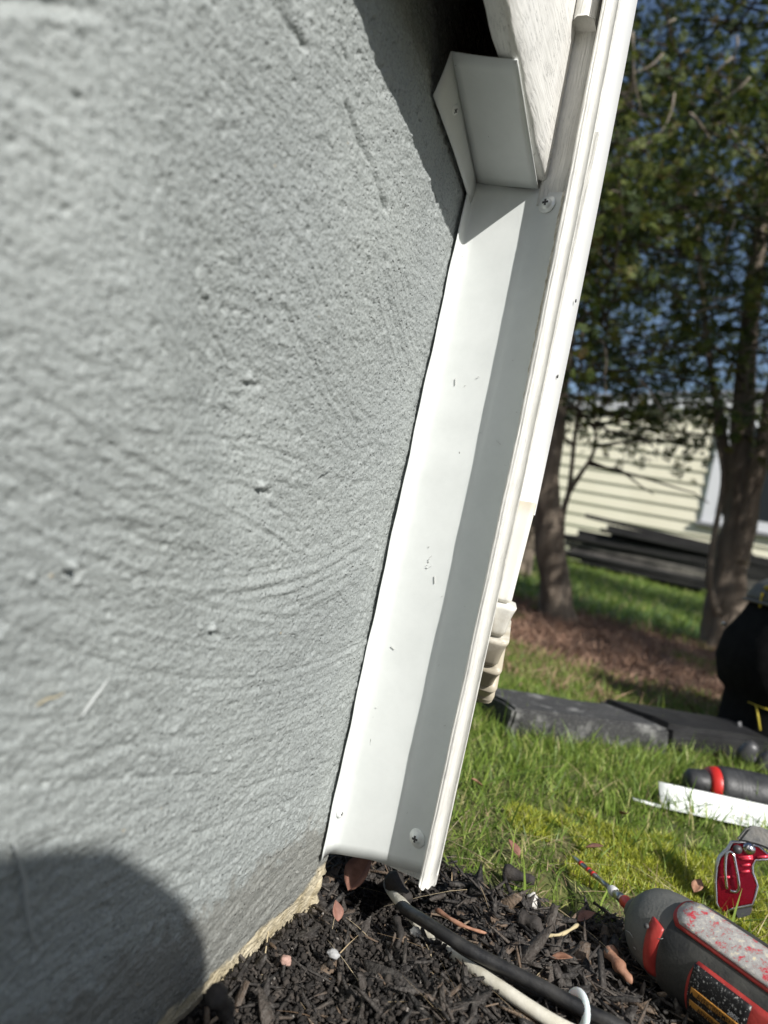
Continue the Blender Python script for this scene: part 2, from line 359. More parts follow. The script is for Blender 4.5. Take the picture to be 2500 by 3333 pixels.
# rough end edge of the stucco
V, Fc = tube_arrays([(WX-.004+.0015*math.sin(i*1.9), .4335+.001*math.sin(i*2.7), -.05+i*.0035) for i in range(24)], [.004+.0012*math.sin(i*3.1) for i in range(24)], 8)
m_cream = noisy('bare_cement', (.4, .34, .22), (.62, .55, .4), 120, .9, .001, 600)
link('broken_edge', from_py(V, Fc), m_cream, fw, True)
def flake(name, a, b, wdt, col, label, cat, out=.0016, h=.0012):
    A, B = W(*a, out), W(*b, out); P = [A, A.lerp(B, .35)+Vector((0, .0005, .0008)), A.lerp(B, .7)-Vector((0, .0003, .0004)), B]
    o = tube(name, smooth_path(P, 3), [wdt*.5*k for k in (.4, .8, 1, 1, .9, 1, .9, .7, .6, .3)], col, None, 6, flat=.5)
    return props(o, label, cat)
m_fl = mat('painted_bristle', (.36, .38, .37), .5); m_st = mat('straw_fleck', (.5, .42, .25), .7)
flake('bristle', (240, 2330), (335, 2200), .0016, m_fl, 'pale painted-over bristle stuck on the wall, lower left', 'debris', .003)
flake('bristle', (95, 2290), (190, 2245), .0012, m_st, 'tan bristle stuck on the wall beside the pale one, far left', 'debris', .003)
flake('bristle', (785, 750), (800, 830), .0006, m_fl, 'thin grey bristle under paint high on the wall face', 'debris', .003)
flake('bristle', (1045, 1530), (1078, 1510), .0014, m_fl, 'short pale splinter on the wall left of the long white trim', 'debris', .002)

flake('twig', (25, 2730), (100, 3080), .0016, m_fl, 'long grey painted-over twig in the rounded shadow at the far lower left', 'twig', .003)
flake('bristle', (1190, 2600), (1150, 2660), .0012, m_fl, 'short grey bristle under paint near the trim, low on the wall', 'debris', .002)
# ------------------------------------------------------------------ siding, post and eave
hs = empty('house_siding', (-.128, .30, .5), 'white wood-grain vinyl siding overhanging the grey wall at top', 'siding')
YE = .4296
def zb(y): return .4945+.155*(.4235-y)+.13*max(0, .30-y)
SX = -.1285
ysn = [YE-.008*i for i in range(60)]+[-.2, -1, -3]
V = []; Fc = []
prof = [(-.0145, .0065), (-.0135, .003), (-.002, -.0005), (0, .0015), (.0, .02), (-.001, .06), (-.003, .12), (-.004, .25), (-.004, 2.0)]
for i, yv_ in enumerate(ysn):
    for (dx, dz) in prof:
        wv = .0004*math.sin(yv_*170)+.0003*math.sin(yv_*60) if dz < .01 else 0
        z0 = zb(max(yv_, -.1)); V.append((SX+dx+wv, yv_, z0+dz+wv))
k = len(prof)
for i in range(len(ysn)-1):
    for j in range(k-1): Fc.append((i*k+j, i*k+j+1, (i+1)*k+j+1, (i+1)*k+j))
link('bottom_board', from_py(V, Fc), m_vinyl_y, hs, True)
box('sheathing', (-.185, -1.29, 1.55), (.08, 3.42, 1.95), m_dark_gap, hs)
box('end_panel', (-1.56, .438, 1.5), (2.86, .004, 2.1), m_vinyl_z, hs)
box('return_panel', (-.1405, .4395, .28), (.074, .004, .5), m_vinyl_z, hs)

post = empty('corner_post', (-.105, .41, .02), 'cream vinyl corner post edge beside the white trim, running to the mulch', 'post')
# J shaped section swept up the corner
def bow(z): return .0052*max(0, (z-.30)/.3)**1.6
def sweep(name, sec, zs, mt, parent, wob=0.0, cut=0.0, closed=True, seed=0):
    V = []; Fc = []; k = len(sec)
    for i, z in enumerate(zs):
        for j, (x, y) in enumerate(sec):
            o = wob*mnoise.noise(Vector((z*26, j*.25+seed, 2)))+wob*.6*mnoise.noise(Vector((z*70, j*.4, seed)))
            V.append((x+o-bow(z), y+o*.7, z + (cut*(x-sec[0][0]) if i == 0 else 0)))
    for i in range(len(zs)-1):
        for j in range(k if closed else k-1): Fc.append((i*k+j, i*k+(j+1) % k, (i+1)*k+(j+1) % k, (i+1)*k+j))
    if closed: Fc.append(tuple(range(k))); Fc.append(tuple(range((len(zs)-1)*k, len(zs)*k)))
    return link(name, from_py(V, Fc), mt, parent, True)
zs = [.0415+.006*i for i in range(145)]
lipsec = [(-.1077, .4300), (-.1077, .4128), (-.1072, .4108), (-.1064, .4099), (-.1056, .4097), (-.1051, .4103), (-.1046, .4097), (-.1037, .4101), (-.1033, .4112), (-.1034, .4150), (-.1024, .4152), (-.1017, .4165), (-.1014, .4300)]
sweep('edge_lip', lipsec, zs, m_vinyl_z, post, .00028, -.6)
sweep('channel_back', [(-.1295, .4335), (-.1295, .4306), (-.1275, .4299), (-.1072, .4299), (-.1072, .4335)], [.4775+.01*i for i in range(60)], m_vinyl_z, post, .0002)
sweep('side_wing', [(-.1014, .4300), (-.1011, .4300), (-.1011, .4315), (-.107, .4315), (-.107, .4300)], zs, m_vinyl_z, post, 0)
sweep('channel_nub', [(-.1270, .4298), (-.1262, .4190), (-.1225, .4150), (-.1165, .4150), (-.1125, .4190), (-.1120, .4298)], [.592, .5935, .597]+[.61+.02*i for i in range(12)], m_vinyl_z, post, .0002)
sweep('channel_wing', [(-.1380, .4298), (-.1345, .4180), (-.1300, .4160), (-.1285, .4298)], [.578, .5805, .585]+[.6+.02*i for i in range(12)], m_vinyl_z, post, .0002)
cz = [.477-.004*i for i in range(42)]
V, Fc = tube_arrays([(-.1070-bow(z)+.0004*mnoise.noise(Vector((z*60, 0, 0))), .4136+.0004*mnoise.noise(Vector((z*90, 3, 0))), z) for z in cz], [(.0022*(1-(i/42)**2)+.0004)*(1+.5*mnoise.noise(Vector((z*300, 5, 1)))) for i, z in enumerate(cz)], 8)
link('caulk_bead', from_py(V, Fc), m_caulk, post, True)

# ------------------------------------------------------------------ aluminium flashing
fl = empty('metal_flashing', (-.15, .43, .03), 'long white bent aluminium trim screwed between grey wall and cream post', 'trim')
def sheet(name, rows, mt, parent, th=.0006):
    V = [v for r_ in rows for v in r_]; k = len(rows[0])
    Fc = [(i*k+j, i*k+j+1, (i+1)*k+j+1, (i+1)*k+j) for i in range(len(rows)-1) for j in range(k-1)]
    o = link(name, from_py(V, Fc), mt, parent, True)
    md = o.modifiers.new('thickness', 'SOLIDIFY'); md.thickness = th; md.offset = 0
    return o
sec = [(-.1772, .4188, .0236), (-.1780, .4235, .0236), (-.1780, .4290, .0238), (-.1775, .4312, .0240), (-.1762, .4326, .0242), (-.170, .4328, .026), (-.160, .4327, .0285), (-.150, .4328, .031), (-.140, .4328, .0328),
       (-.1355, .4326, .0334), (-.1330, .4318, .0340), (-.1310, .4313, .0345), (-.125, .4300, .0362), (-.118, .4284, .0380), (-.112, .4270, .0395), (-.1070, .4258, .0405)]
topz = [.4790, .4800, .4900, .4930, .4938, .4935, .493, .492, .4912, .4905, .4895, .4880, .4858, .4850, .4845, .4842]
rows = []
for i in range(60):
    t = i/59; row = []
    for j, (x, y, z0) in enumerate(sec):
        z = z0+(topz[j]-z0)*t
        if j < 3:  # the wall flange waves a little
            x2 = x+.0003*math.sin(z*70)+.0002*math.sin(z*173)
        else: x2 = x
        wv = .00022*math.sin(z*31+j*.4)*(1 if 5 <= j <= 9 else .5)
        row.append((x2, y+wv, z))
    rows.append(row)
pan = sheet('pan', rows, m_alu, fl)
m_scuff = mat('grey_scuff', (.42, .42, .40), .6); rs_ = np.random.default_rng(3)
V = []; Fc = []
for i in range(24):
    if i < 9: x_, z_ = -.152+rs_.normal()*.003, .232+rs_.normal()*.0035
    else: x_, z_ = rs_.uniform(-.172, -.112), rs_.uniform(.05, .46)
    y_ = (.4327 if x_ < -.134 else .4327-(x_+.134)*.26)-.00085; L_ = rs_.uniform(.0004, .0018 if i % 5 else .006); a_ = rs_.uniform(0, 3.14); w2 = .00009; n0 = len(V)
    ca, sa = math.cos(a_)*L_/2, math.sin(a_)*L_/2
    for (e_, f_) in ((-1, -1), (1, -1), (1, 1), (-1, 1)): V.append((x_+e_*ca-f_*sa/L_*w2, y_+(-.26*(e_*ca) if x_ > -.134 else 0), z_+e_*sa+f_*ca/L_*w2))
    Fc.append((n0, n0+1, n0+2, n0+3))
bm = bmesh.new(); bm.from_mesh(pan.data)
for f_ in Fc:
    nf = bm.faces.new([bm.verts.new(V[k_]) for k_ in f_]); nf.material_index = 1
pan.data.materials.append(m_scuff); bm.to_mesh(pan.data); bm.free()
# bent upper flap under the overhang
rows = []
for i in range(13):
    t = i/12; e = t
    L = Vector((-.1772, .4325, .4935)).lerp(Vector((-.1695, .3364, .5160)), e); Rr = Vector((-.1330, .4300, .4885)).lerp(Vector((-.1294, .3343, .5068)), e)
    row = []
    for j in range(9):
        s = j/8; p_ = L.lerp(Rr, s); p_.z -= .0012*math.sin(math.pi*s)*math.sin(math.pi*min(1, t*1.2)); p_.y += .0008*math.sin(s*3)
        row.append(p_)
    rows.append(row)
# rounded crease at the foot
for c_, ro in enumerate(rows[:2]): pass
sheet('flap', rows, m_alu, fl)
rows = []
for i in range(10):
    t = i/9; A = Vector((-.1772, .4325, .4935)).lerp(Vector((-.1695, .3364, .5160)), t); B = Vector((-.1776, .4300, .4775)).lerp(Vector((-.1786, .3440, .4965)), t)
    B.x += .001*math.sin(t*3.1)
    rows.append([A.lerp(B, s/4)+Vector((.0006*math.sin(s/4*math.pi), 0, 0)) for s in range(5)])
sheet('flap_flange', rows, m_alu, fl)
def screw(p, n, washer, parent, rr=.0028, spin=0):
    n = Vector(n).normalized(); rot = n.to_track_quat('Z', 'Y').to_matrix().to_4x4(); T = Matrix.Translation(p) @ rot @ Matrix.Rotation(spin, 4, 'Z')
    def lathe(prof, seg=28, wob=0):
        V = []; Fc = []
        for i, (r_, z_) in enumerate(prof):
            for k in range(seg):
                a = 2*math.pi*k/seg; r2 = r_*(1+wob*mnoise.noise(Vector((math.cos(a)*3, math.sin(a)*3, 1)))); V.append(T @ Vector((r2*math.cos(a), r2*math.sin(a), z_)))
        for i in range(len(prof)-1):
            for k in range(seg): Fc.append((i*seg+k, i*seg+(k+1) % seg, (i+1)*seg+(k+1) % seg, (i+1)*seg+k))
        Fc.append(tuple(range((len(prof)-1)*seg, len(prof)*seg))); return from_py(V, Fc)
    if washer:
        o = link('screw', lathe([(.0058, 0), (.0059, .0004), (.0056, .0008), (.0038, .0009), (.0034, .0013), (.0030, .0024), (.0021, .0030), (.0008, .0032)], 28, .06), m_screw, parent, True)
        z_ = .0031; L_, w_ = .0040, .0012
    else:
        o = link('screw', lathe([(rr*1.2, -.0006), (rr*1.2, .0009), (rr*1.1, .0013), (rr*.6, .0017), (rr*.3, .0018)], 24, .05), m_screw, parent, True); z_ = .00175; L_, w_ = rr*1.0, .0006
    bm = bmesh.new(); bm_box(bm, (0, 0, z_), (L_, w_, .0006)); bm_box(bm, (0, 0, z_+.00004), (w_, L_, .0006)); bm_box(bm, (0, 0, z_-.0001), (w_*1.7, w_*1.7, .0009), Matrix.Rotation(.78, 3, 'Z'))
    for v in bm.verts: v.co = T @ v.co
    rc = link('cross_recess', bm_mesh(bm), m_recess, o)
    rc.matrix_parent_inverse = o.matrix_parent_inverse.inverted() @ Matrix.Identity(4) if False else Matrix.Identity(4)
    rc.location = (0, 0, 0)
    return o
fn = (-.24, -.97, .02)
screw(Vector((-.1187, .4282, .0595)), fn, True, fl, spin=.12)
screw(Vector((-.1245, .4294, .4775)), fn, True, fl, spin=.1)
screw(W(1492, 833, .0034), (1, -.1, 0), False, fl)
screw(W(1092, 2640, .0034), (1, -.1, 0), False, fl, .0026)
screw(Vector((-.1745, .3660, .5020)), (1, -.05, -.45), False, fl, .0029)

# ------------------------------------------------------------------ downspout and elbow
ds = empty('downspout', (-.125, .46, .15), 'white downspout with crimped elbow behind the cream corner post', 'downspout')
def rrect(x0, x1, y0, y1, r_, n=3):
    pts = []
    for cx, cy, a0 in ((x1-r_, y1-r_, 0), (x0+r_, y1-r_, 90), (x0+r_, y0+r_, 180), (x1-r_, y0+r_, 270)):
        for k in range(n+1):
            a = rad(a0+90*k/n); pts.append((cx+r_*math.cos(a), cy+r_*math.sin(a)))
    return pts
sweep('pipe', rrect(-.158, -.0988, .4425, .478, .003), [.280, .33]+[.4+.1*i for i in range(22)], m_down, ds)
# elbow: a straight collar, then the spine bends away from the camera side; each crimp is a pinched fold
def elbow():
    V = []; Fc = []; bd = Vector((-.25, .97, 0)).normalized(); sec0 = rrect(-.031, .031, -.0195, .0195, .004, 3); k = len(sec0); n = 150; Rb = .062
    c0 = Vector((-.1282, .4610, .2865)); drop = .068; tot = drop+Rb*rad(78); cr_s = [drop, drop+.0185, drop+.037, drop+.0535, drop+.068, drop+.080]
    for i in range(n+1):
        s_ = tot*i/n
        if s_ < drop: c_ = c0+Vector((-.0024*s_/drop, 0, -s_)); a = 0
        else: a = (s_-drop)/Rb; c_ = c0+Vector((-.0024, 0, -drop-Rb*math.sin(a)))+bd*(Rb*(1-math.cos(a)))
        g_ = 0; lipo = 0
        for q_ in cr_s:
            d_ = s_-q_; g_ += math.exp(-(d_/.0011)**2)
            if 0 <= d_ < .016: lipo = max(lipo, math.exp(-d_/.0075)*min(1, d_/.0008))
        tdir = (Vector((0, 0, -math.cos(a)))+bd*math.sin(a)); vx = Vector((1, 0, 0)); vy = (bd*math.cos(a)+Vector((0, 0, math.sin(a))))
        for (x, y) in sec0:
            fx = max(0, x/.031); fy = max(0, -y/.0195)
            xx = x+.0054*lipo*fx**2-.0010*g_*fx; yy = y-.0026*lipo*fy*(.3+.7*fx)+.0030*g_*fy
            V.append(c_+vx*xx+vy*yy)
    for i in range(n):
        for j in range(k): Fc.append((i*k+j, i*k+(j+1) % k, (i+1)*k+(j+1) % k, (i+1)*k+j))
    return from_py(V, Fc)
link('elbow', elbow(), m_elbow, ds, True)
for (z_, yv_) in ((.372, .450), (.425, .455)):
    tube('rivet', [Vector((-.0988, yv_, z_)), Vector((-.0982, yv_, z_))], .0012, m_recess, ds, 8)

# ------------------------------------------------------------------ mulch, soil, litter
def chips(n, region, lrange, wrange, seed, skew=1.0, lift=.006, tilt=.5, thk=(.14, .38)):
    r = np.random.default_rng(seed); V = []; Q = []; A = []
    base = np.array([(-1, -1, -1), (1, -1, -1), (1, 1, -1), (-1, 1, -1), (-1, -1, 1), (1, -1, 1), (1, 1, 1), (-1, 1, 1), (0, -1.2, -1), (0, 1.2, -1), (0, 1.1, 1.3), (0, -1.1, 1.2)], float)
    fq = [(0, 3, 9, 8), (8, 9, 2, 1), (4, 11, 10, 7), (11, 5, 6, 10), (0, 8, 11, 4), (8, 1, 5, 11), (3, 7, 10, 9), (9, 10, 6, 2), (0, 4, 7, 3), (1, 2, 6, 5)]
    cnt = 0
    while cnt < n:
        x, y = region(r)
        L_ = r.uniform(*lrange)*(.6+.8*r.random()**2); w_ = L_*r.uniform(*wrange); t_ = w_*r.uniform(*thk)
        b = base.copy(); b += r.normal(size=b.shape)*.22; b[:, 1] *= np.where(np.abs(b[:, 0]) > .5, r.uniform(.3, .9), 1)
        b *= (L_/2, w_/2, t_/2)
        R = Matrix.Rotation(r.uniform(0, 6.28), 3, 'Z') @ Matrix.Rotation(r.normal()*tilt, 3, 'Y') @ Matrix.Rotation(r.normal()*tilt, 3, 'X')
        b = b @ np.array(R).T; b += (x, y, ground_z(x, y)+r.uniform(-.002, lift))
        V.append(b); Q.append(np.array(fq)+12*cnt); A.append(np.full(12, r.random()**skew)); cnt += 1
    return np.vstack(V), np.vstack(Q), np.concatenate(A)
def reg_chip(r):
    while True:
        x, y = r.uniform(-.20, .34), r.uniform(.12, .565)
        if y > .520+.018*min(1, max(0, (x+.09)/.06))+.012*math.sin(x*40)+.010*math.sin(x*97+1): continue
        if x < WX+.006 and y < .44: continue
        if x < -.075 and y < .42 and r.random() < .6: continue
        if (x+.145)**2/.0009+(y-.468)**2/.001 < 1 and r.random() < .7: continue
        return x, y
V, Q, A = chips(8500, reg_chip, (.006, .022), (.12, .36), 3, 1.3, .006, .55)
V2, Q2, A2 = chips(1200, reg_chip, (.014, .030), (.15, .32), 23, 1.5)
V, Q, A = np.vstack([V, V2]), np.vstack([Q, Q2+len(V)]), np.concatenate([A, A2])
V2, Q2, A2 = chips(11000, reg_chip, (.008, .026), (.04, .11), 24, 1.0, .009, .35, (.4, .9))
V, Q, A = np.vstack([V, V2]), np.vstack([Q, Q2+len(V)]), np.concatenate([A, A2])
props(link('mulch', from_np(V, Q, A), m_mulch), 'black shredded bark mulch covering the bed below the trim', 'mulch', kind='stuff')
def reg_soil(r):
    while True:
        x, y = r.uniform(-.19, -.03), r.uniform(.2, .5)
        if x < WX+.002 and y < .435: continue
        if r.random() < max(0, (x+.09)/.06): continue
        return x, y
V, Q, A = chips(26000, reg_soil, (.0009, .0032), (.5, .95), 4, 1.0, .007, .5, (.5, .9))
props(link('soil_crumbs', from_np(V, Q, A), m_soil), 'dark crumbly soil heaped along the foot of the wall', 'soil', kind='stuff')

def blades(n, region, hr, wr, seed, droop=.5, segs=3, lean=.45, skew=1, zoff=0):
    r = np.random.default_rng(seed); P = np.array([region(r) for _ in range(n)])
    ph = r.uniform(0, 6.283, n); le = np.abs(r.normal(0, lean, n))+.08; h = r.uniform(hr[0], hr[1], n)*(.55+.45*r.random(n)); wd = r.uniform(wr[0], wr[1], n)
    gz = np.array([ground_z(a, b) for a, b in P[:, :2]])+zoff
    dx, dy = np.cos(ph), np.sin(ph); k = segs+1; V = np.zeros((n, k*2, 3))
    ps = r.uniform(0, 6.283, n); sx, sy = np.cos(ps), np.sin(ps)
    for i in range(k):
        t = i/segs; out = h*(le*t+droop*le*t*t); up = h*(t-.35*droop*le*t*t)
        cw = wd*(1-t**1.6)*.5+.00008
        cx, cy, cz_ = P[:, 0]+dx*out, P[:, 1]+dy*out, gz+up
        V[:, 2*i, 0] = cx-sx*cw; V[:, 2*i, 1] = cy-sy*cw; V[:, 2*i, 2] = cz_
        V[:, 2*i+1, 0] = cx+sx*cw; V[:, 2*i+1, 1] = cy+sy*cw; V[:, 2*i+1, 2] = cz_
    Q = np.concatenate([np.stack([np.arange(n)*2*k+2*i, np.arange(n)*2*k+2*i+1, np.arange(n)*2*k+2*i+3, np.arange(n)*2*k+2*i+2], 1) for i in range(segs)])
    A = np.repeat(r.random(n)**skew, 2*k); return V.reshape(-1, 3), Q, A
def inwedge(x, y, m=rad(13)):
    th = math.atan2(x, y); return rad(-14)-m < th < rad(6)+m
def clump(x, y, s=14, sd=0): return mnoise.noise(Vector((x*s+sd, y*s, sd)))
def reg_grass(r):
    while True:
        y = .50+(1.55-.50)*math.sqrt(r.random()); x = r.uniform(-.55, .5)
        if not inwedge(x, y): continue
        if y < .528+.016*min(1, max(0, (x+.09)/.06))+.03*clump(x, 0, 20): 
            if not (y > .49 and clump(x, y, 24, 5) > .12 and x < .05): continue
        moss = .60 < y < .76 and x > -.075
        if moss and (clump(x, y, 22, 2) < .12): continue
        if y > 1.2 and r.random() < (y-1.2)/.5: continue
        if clump(x, y, 17, 9) < -.28: continue
        return x, y
V, Q, A = blades(32000, reg_grass, (.014, .040), (.0011, .0024), 5)
V2, Q2, A2 = blades(1500, lambda r: reg_grass(r), (.040, .065), (.0014, .0026), 6, .9)
def reg_short(r):
    while True:
        y = r.uniform(.53, 1.35); x = r.uniform(-.42, .42)
        if inwedge(x, y) and y > .522+.016*min(1, max(0, (x+.09)/.06))+.03*clump(x, 0, 20): return x, y
V3, Q3, A3 = blades(26000, reg_short, (.005, .018), (.0007, .0015), 66, .7, 2, .7)
V, Q, A2 = np.vstack([V, V3]), np.vstack([Q, Q3+len(V)]), A2; A = np.concatenate([A, A3])
props(link('grass', from_np(np.vstack([V, V2]), np.vstack([Q, Q2+len(V)]), np.concatenate([A, A2*.8])), m_grass), 'bright green lawn grass in front of the grey block', 'grass', kind='stuff')
def reg_moss(r):
    while True:
        x, y = r.uniform(-.13, .34), r.uniform(.55, .80)
        e = ((x-.09)/.2)**2+((y-.675)/.085)**2
        if e > .9+.7*clump(x, y, 18, 4) or clump(x, y, 30, 7) < -.22 or clump(x, y, 90, 8) < -.25: continue
        return x, y
V, Q, A = blades(40000, reg_moss, (.003, .011), (.0007, .0016), 8, .3, 2, .6)
props(link('moss', from_np(V, Q, A), m_moss), 'yellow green moss patch between the grass and the mulch', 'moss', kind='stuff')
def reg_far(r):
    while True:
        y = r.uniform(3.0, 8.5); x = r.uniform(-3.2, 1.6)
        if inwedge(x, y): return x, y
V, Q, A = blades(26000, reg_far, (.03, .075), (.004, .009), 9, .6, 2, .5)
def reg_mid(r):
    while True:
        y = r.uniform(1.25, 3.1); x = r.uniform(-1.1, .7)
        if inwedge(x, y) and clump(x, y, 2.6, 3)+.1*math.sin(y*9) > .14+.12*(y > 1.9): return x, y
V2, Q2, A2 = blades(9000, reg_mid, (.012, .04), (.002, .004), 10, .6, 2, .6)
props(link('grass', from_np(np.vstack([V, V2]), np.vstack([Q, Q2+len(V)]), np.concatenate([A, A2])), m_grass), 'shaded grass around and beyond the tree trunks', 'grass', kind='stuff')
m_needle = mat('brown_needles', (.3, .19, .12), .8); q = N(m_needle); a = q.n('ShaderNodeAttribute', attribute_name='rnd'); q.col(q.ramp(a.outputs['Fac'], [(0, (.12, .065, .04)), (.5, (.28, .16, .105)), (1, (.48, .32, .22))]))
def reg_need(r):
    while True:
        y = r.uniform(1.25, 3.2); x = r.uniform(-1.1, .8)
        if inwedge(x, y): return x, y
V, Q, A = blades(20000, reg_need, (.02, .055), (.002, .005), 12, .2, 2, 2.2)
props(link('leaf_litter', from_np(V, Q, A), m_needle), 'reddish brown fallen needles and bark under the trees', 'leaf litter', kind='stuff')
def reg_st(r):
    while True:
        x, y = r.uniform(-.17, .3), r.uniform(.33, .68)
        if y > .5 or r.random() < .35: return x, y
V, Q, A = blades(700, reg_st, (.005, .020), (.0004, .0008), 13, .4, 3, 3.0, 1, .003)
props(link('dry_straw', from_np(V, Q, A), m_straw), 'dry straw bits strewn over mulch and grass edge', 'straw', kind='stuff')

# ------------------------------------------------------------------ cables
m_blk = noisy('black_cable', (.012, .012, .013), (.05, .048, .045), 60, .42, .0004, 300, .45, .75)
m_wht = noisy('white_cable', (.5, .47, .38), (.70, .67, .58), 80, .5, .0004, 300)
def gpath(pp): return smooth_path([G(a, b, z) for a, b, z in pp], 6)
tube('black_cable', gpath([(1262, 2870, -.035), (1285, 2905, -.016), (1310, 2950, .004), (1400, 3010, .016), (1500, 3075, .018), (1620, 3140, .017), (1750, 3205, .017), (1900, 3285, .017), (2030, 3350, .017), (2200, 3450, .012), (2500, 3620, .008)]), .0039, m_blk, None, 16)
props(bpy.data.objects['black_cable'], 'thick black cable crossing the mulch from under the trim', 'cable')
tube('black_cable', gpath([(1480, 3085, .006), (1560, 3145, .010), (1660, 3190, .010), (1770, 3245, .008), (1840, 3275, .010), (1990, 3360, .012), (2190, 3470, .01)]), .0026, m_blk, None, 12)
props(bpy.data.objects['black_cable.001'], 'thin black cable hugging the lower side of the thick black one', 'cable')
tube('white_cable', gpath([(1255, 2855, -.03), (1272, 2895, -.004), (1320, 2955, .005), (1390, 3035, .001), (1460, 3095, .002), (1550, 3162, .008), (1640, 3222, .011), (1745, 3292, .012), (1845, 3350, .012), (2000, 3420, .008), (2200, 3560, .006)]), .0038, m_wht, None, 16)
props(bpy.data.objects['white_cable'], 'dirty white cable lying half buried along the black cable', 'cable')
cl = G(1885, 3290, .014); ax = (G(2000, 3345, .014)-G(1800, 3240, .014)).normalized()
uu = Vector((0, 0, 1)); vv = ax.cross(uu).normalized(); vv = (vv*.78+ax*.62).normalized()
pts = [cl-vv*.002+uu*(-.002)+vv*(math.cos(rad(a))*.0092)+uu*(math.sin(rad(a))*.0092) + ax*.0012*math.sin(rad(a)) for a in range(-40, 225, 15)]
m_clip = mat('clip_plastic', (.75, .77, .76), .35); m_clip.node_tree.nodes['Principled BSDF'].inputs['Subsurface Weight'].default_value = .2
props(tube('cable_clip', pts, .0017, m_clip, None, 10, flat=1.6), 'white plastic cable clip hooped over the black cable', 'clip')

# ------------------------------------------------------------------ loose bits
def rock(name, c, s, mt, label, cat, seed=0, sub=3, rot=0):
    bm = bmesh.new(); bmesh.ops.create_icosphere(bm, subdivisions=sub, radius=1)
    for v in bm.verts:
        d = v.co.normalized(); k = 1+.35*mnoise.noise(d*1.6+Vector((seed, 0, 0)))+.12*mnoise.noise(d*5+Vector((0, seed, 0)))
        v.co = Matrix.Rotation(rot, 3, 'Z') @ Vector((d.x*s[0]*k, d.y*s[1]*k, d.z*s[2]*k)) + Vector(c)
    return props(link(name, bm_mesh(bm), mt, None, True), label, cat)
m_pebble = noisy('white_pebble', (.55, .52, .47), (.78, .76, .72), 150, .8, .0008, 400)
m_redst = noisy('pink_stone', (.34, .2, .16), (.5, .33, .27), 150, .8, .0006, 400)
m_char = noisy('charred_wood', (.015, .013, .012), (.05, .042, .036), 90, .8, .0015, 260, .3, .7, (1, 1, 1))
m_stick = noisy('brown_stick', (.2, .09, .05), (.42, .23, .15), 120, .7, .0005, 300)
m_leaf = noisy('dead_leaf', (.15, .065, .045), (.30, .15, .11), 90, .7, .0005, 300)
rock('pebble', G(1732, 2935, .006), (.005, .0042, .0058), m_pebble, 'white crumbly pebble on the mulch right of the post foot', 'stone', 1)
rock('pebble', G(1355, 3035, .004), (.0038, .003, .003), m_pebble, 'small white pebble under the black cable', 'stone', 2)
rock('pebble', G(930, 3125, .0), (.0036, .0028, .0022), m_redst, 'pinkish stone chip at the foot of the grey wall', 'stone', 3)
rock('pebble', G(1085, 3105, .006), (.0036, .003, .002), noisy('grey_stone', (.2, .2, .2), (.42, .42, .42), 200, .8, .0005, 500), 'light grey stone chip on the soil below the trim', 'stone', 4)
def stick(pts, r0, mt, label, name='stick', cat='stick', seg=8):
    P = smooth_path(pts, 5); n = len(P); return props(tube(name, P, [r0*(1-.75*(i/n)**2)*(1+.25*math.sin(i*1.7)) for i in range(n)], mt, None, seg), label, cat)
stick([G(1985, 3095, .012), G(2020, 3150, .012), G(2060, 3200, .008)], .0042, m_stick, 'reddish brown wedge of wood pointing down beside the power tool')
stick([G(1695, 2990, .010), G(1745, 3010, .012), G(1770, 3060, .006)], .0052, m_char, 'charred stub of wood below the white pebble', 'stick')
stick([G(1640, 2835, .010), G(1740, 2868, .012)], .0055, m_char, 'dark cut twig end beside the grass edge')
stick([G(1275, 2860, .006), G(1330, 2930, .006)], .0062, m_char, 'dark wood piece behind the foot of the trim')
stick([G(1420, 2960, .006), G(1500, 3010, .010), G(1590, 3040, .006)], .0016, m_stick, 'thin reddish twig curving over the mulch chips')
stick([G(1290, 2990, .004), G(1305, 3040, .004), G(1290, 3090, -.002)], .0024, m_char, 'short dark twig standing by the hollow under the trim')
stick([G(700, 3235, .03), G(735, 3290, .012), G(760, 3400, .0)], .0045, m_char, 'dark stake leaning in the shadow at the wall foot')
stick([G(1900, 3160, .006), G(1960, 3210, .006), G(1890, 3235, .004)], .0010, m_stick, 'fine red root looped on the mulch left of the power tool')
stick([G(1880, 3010, .012), G(1830, 3040, .014), G(1770, 3050, .010), G(1700, 3095, .006)], .0012, m_st, 'pale forked straw stem on the mulch')
def leaf(c, L_, w_, rz, tilt, mt, label, name='leaf', cat='leaf', parent=None, curl=.25):
    V = []; n = 8
    R = Matrix.Rotation(rz, 3, 'Z') @ Matrix.Rotation(tilt, 3, 'Y')
    for i in range(n+1):
        t = i/n; ww = w_*math.sin(math.pi*t**.8)*.5+.0001
        for s in (-1, -.5, 0, .5, 1):
            V.append(R @ Vector((t*L_, s*ww, curl*L_*t*t*.5+abs(s)*ww*.5)) + Vector(c))
    Fc = [(i*5+j, i*5+j+1, (i+1)*5+j+1, (i+1)*5+j) for i in range(n) for j in range(4)]
    o = link(name, from_py(V, Fc), mt, parent, True); md = o.modifiers.new('thickness', 'SOLIDIFY'); md.thickness = .0003
    return props(o, label, cat) if label else o
leaf(Vector((-.166, .452, -.006)), .030, .022, 1.1, -.9, m_leaf, 'curled dead brown leaf standing between wall end and trim')
leaf(G(1100, 3000, .004), .012, .008, 2.6, -.8, m_leaf, 'small folded brown leaf on the soil by the wall end')
leaf(G(1880, 3000, .01), .014, .010, .5, -.5, m_leaf, 'small brown leaf scrap at the grass edge')
leaf(G(1790, 3120, .01), .014, .008, .1, -.3, m_stick, 'brown bark scrap on the mulch above the cable')
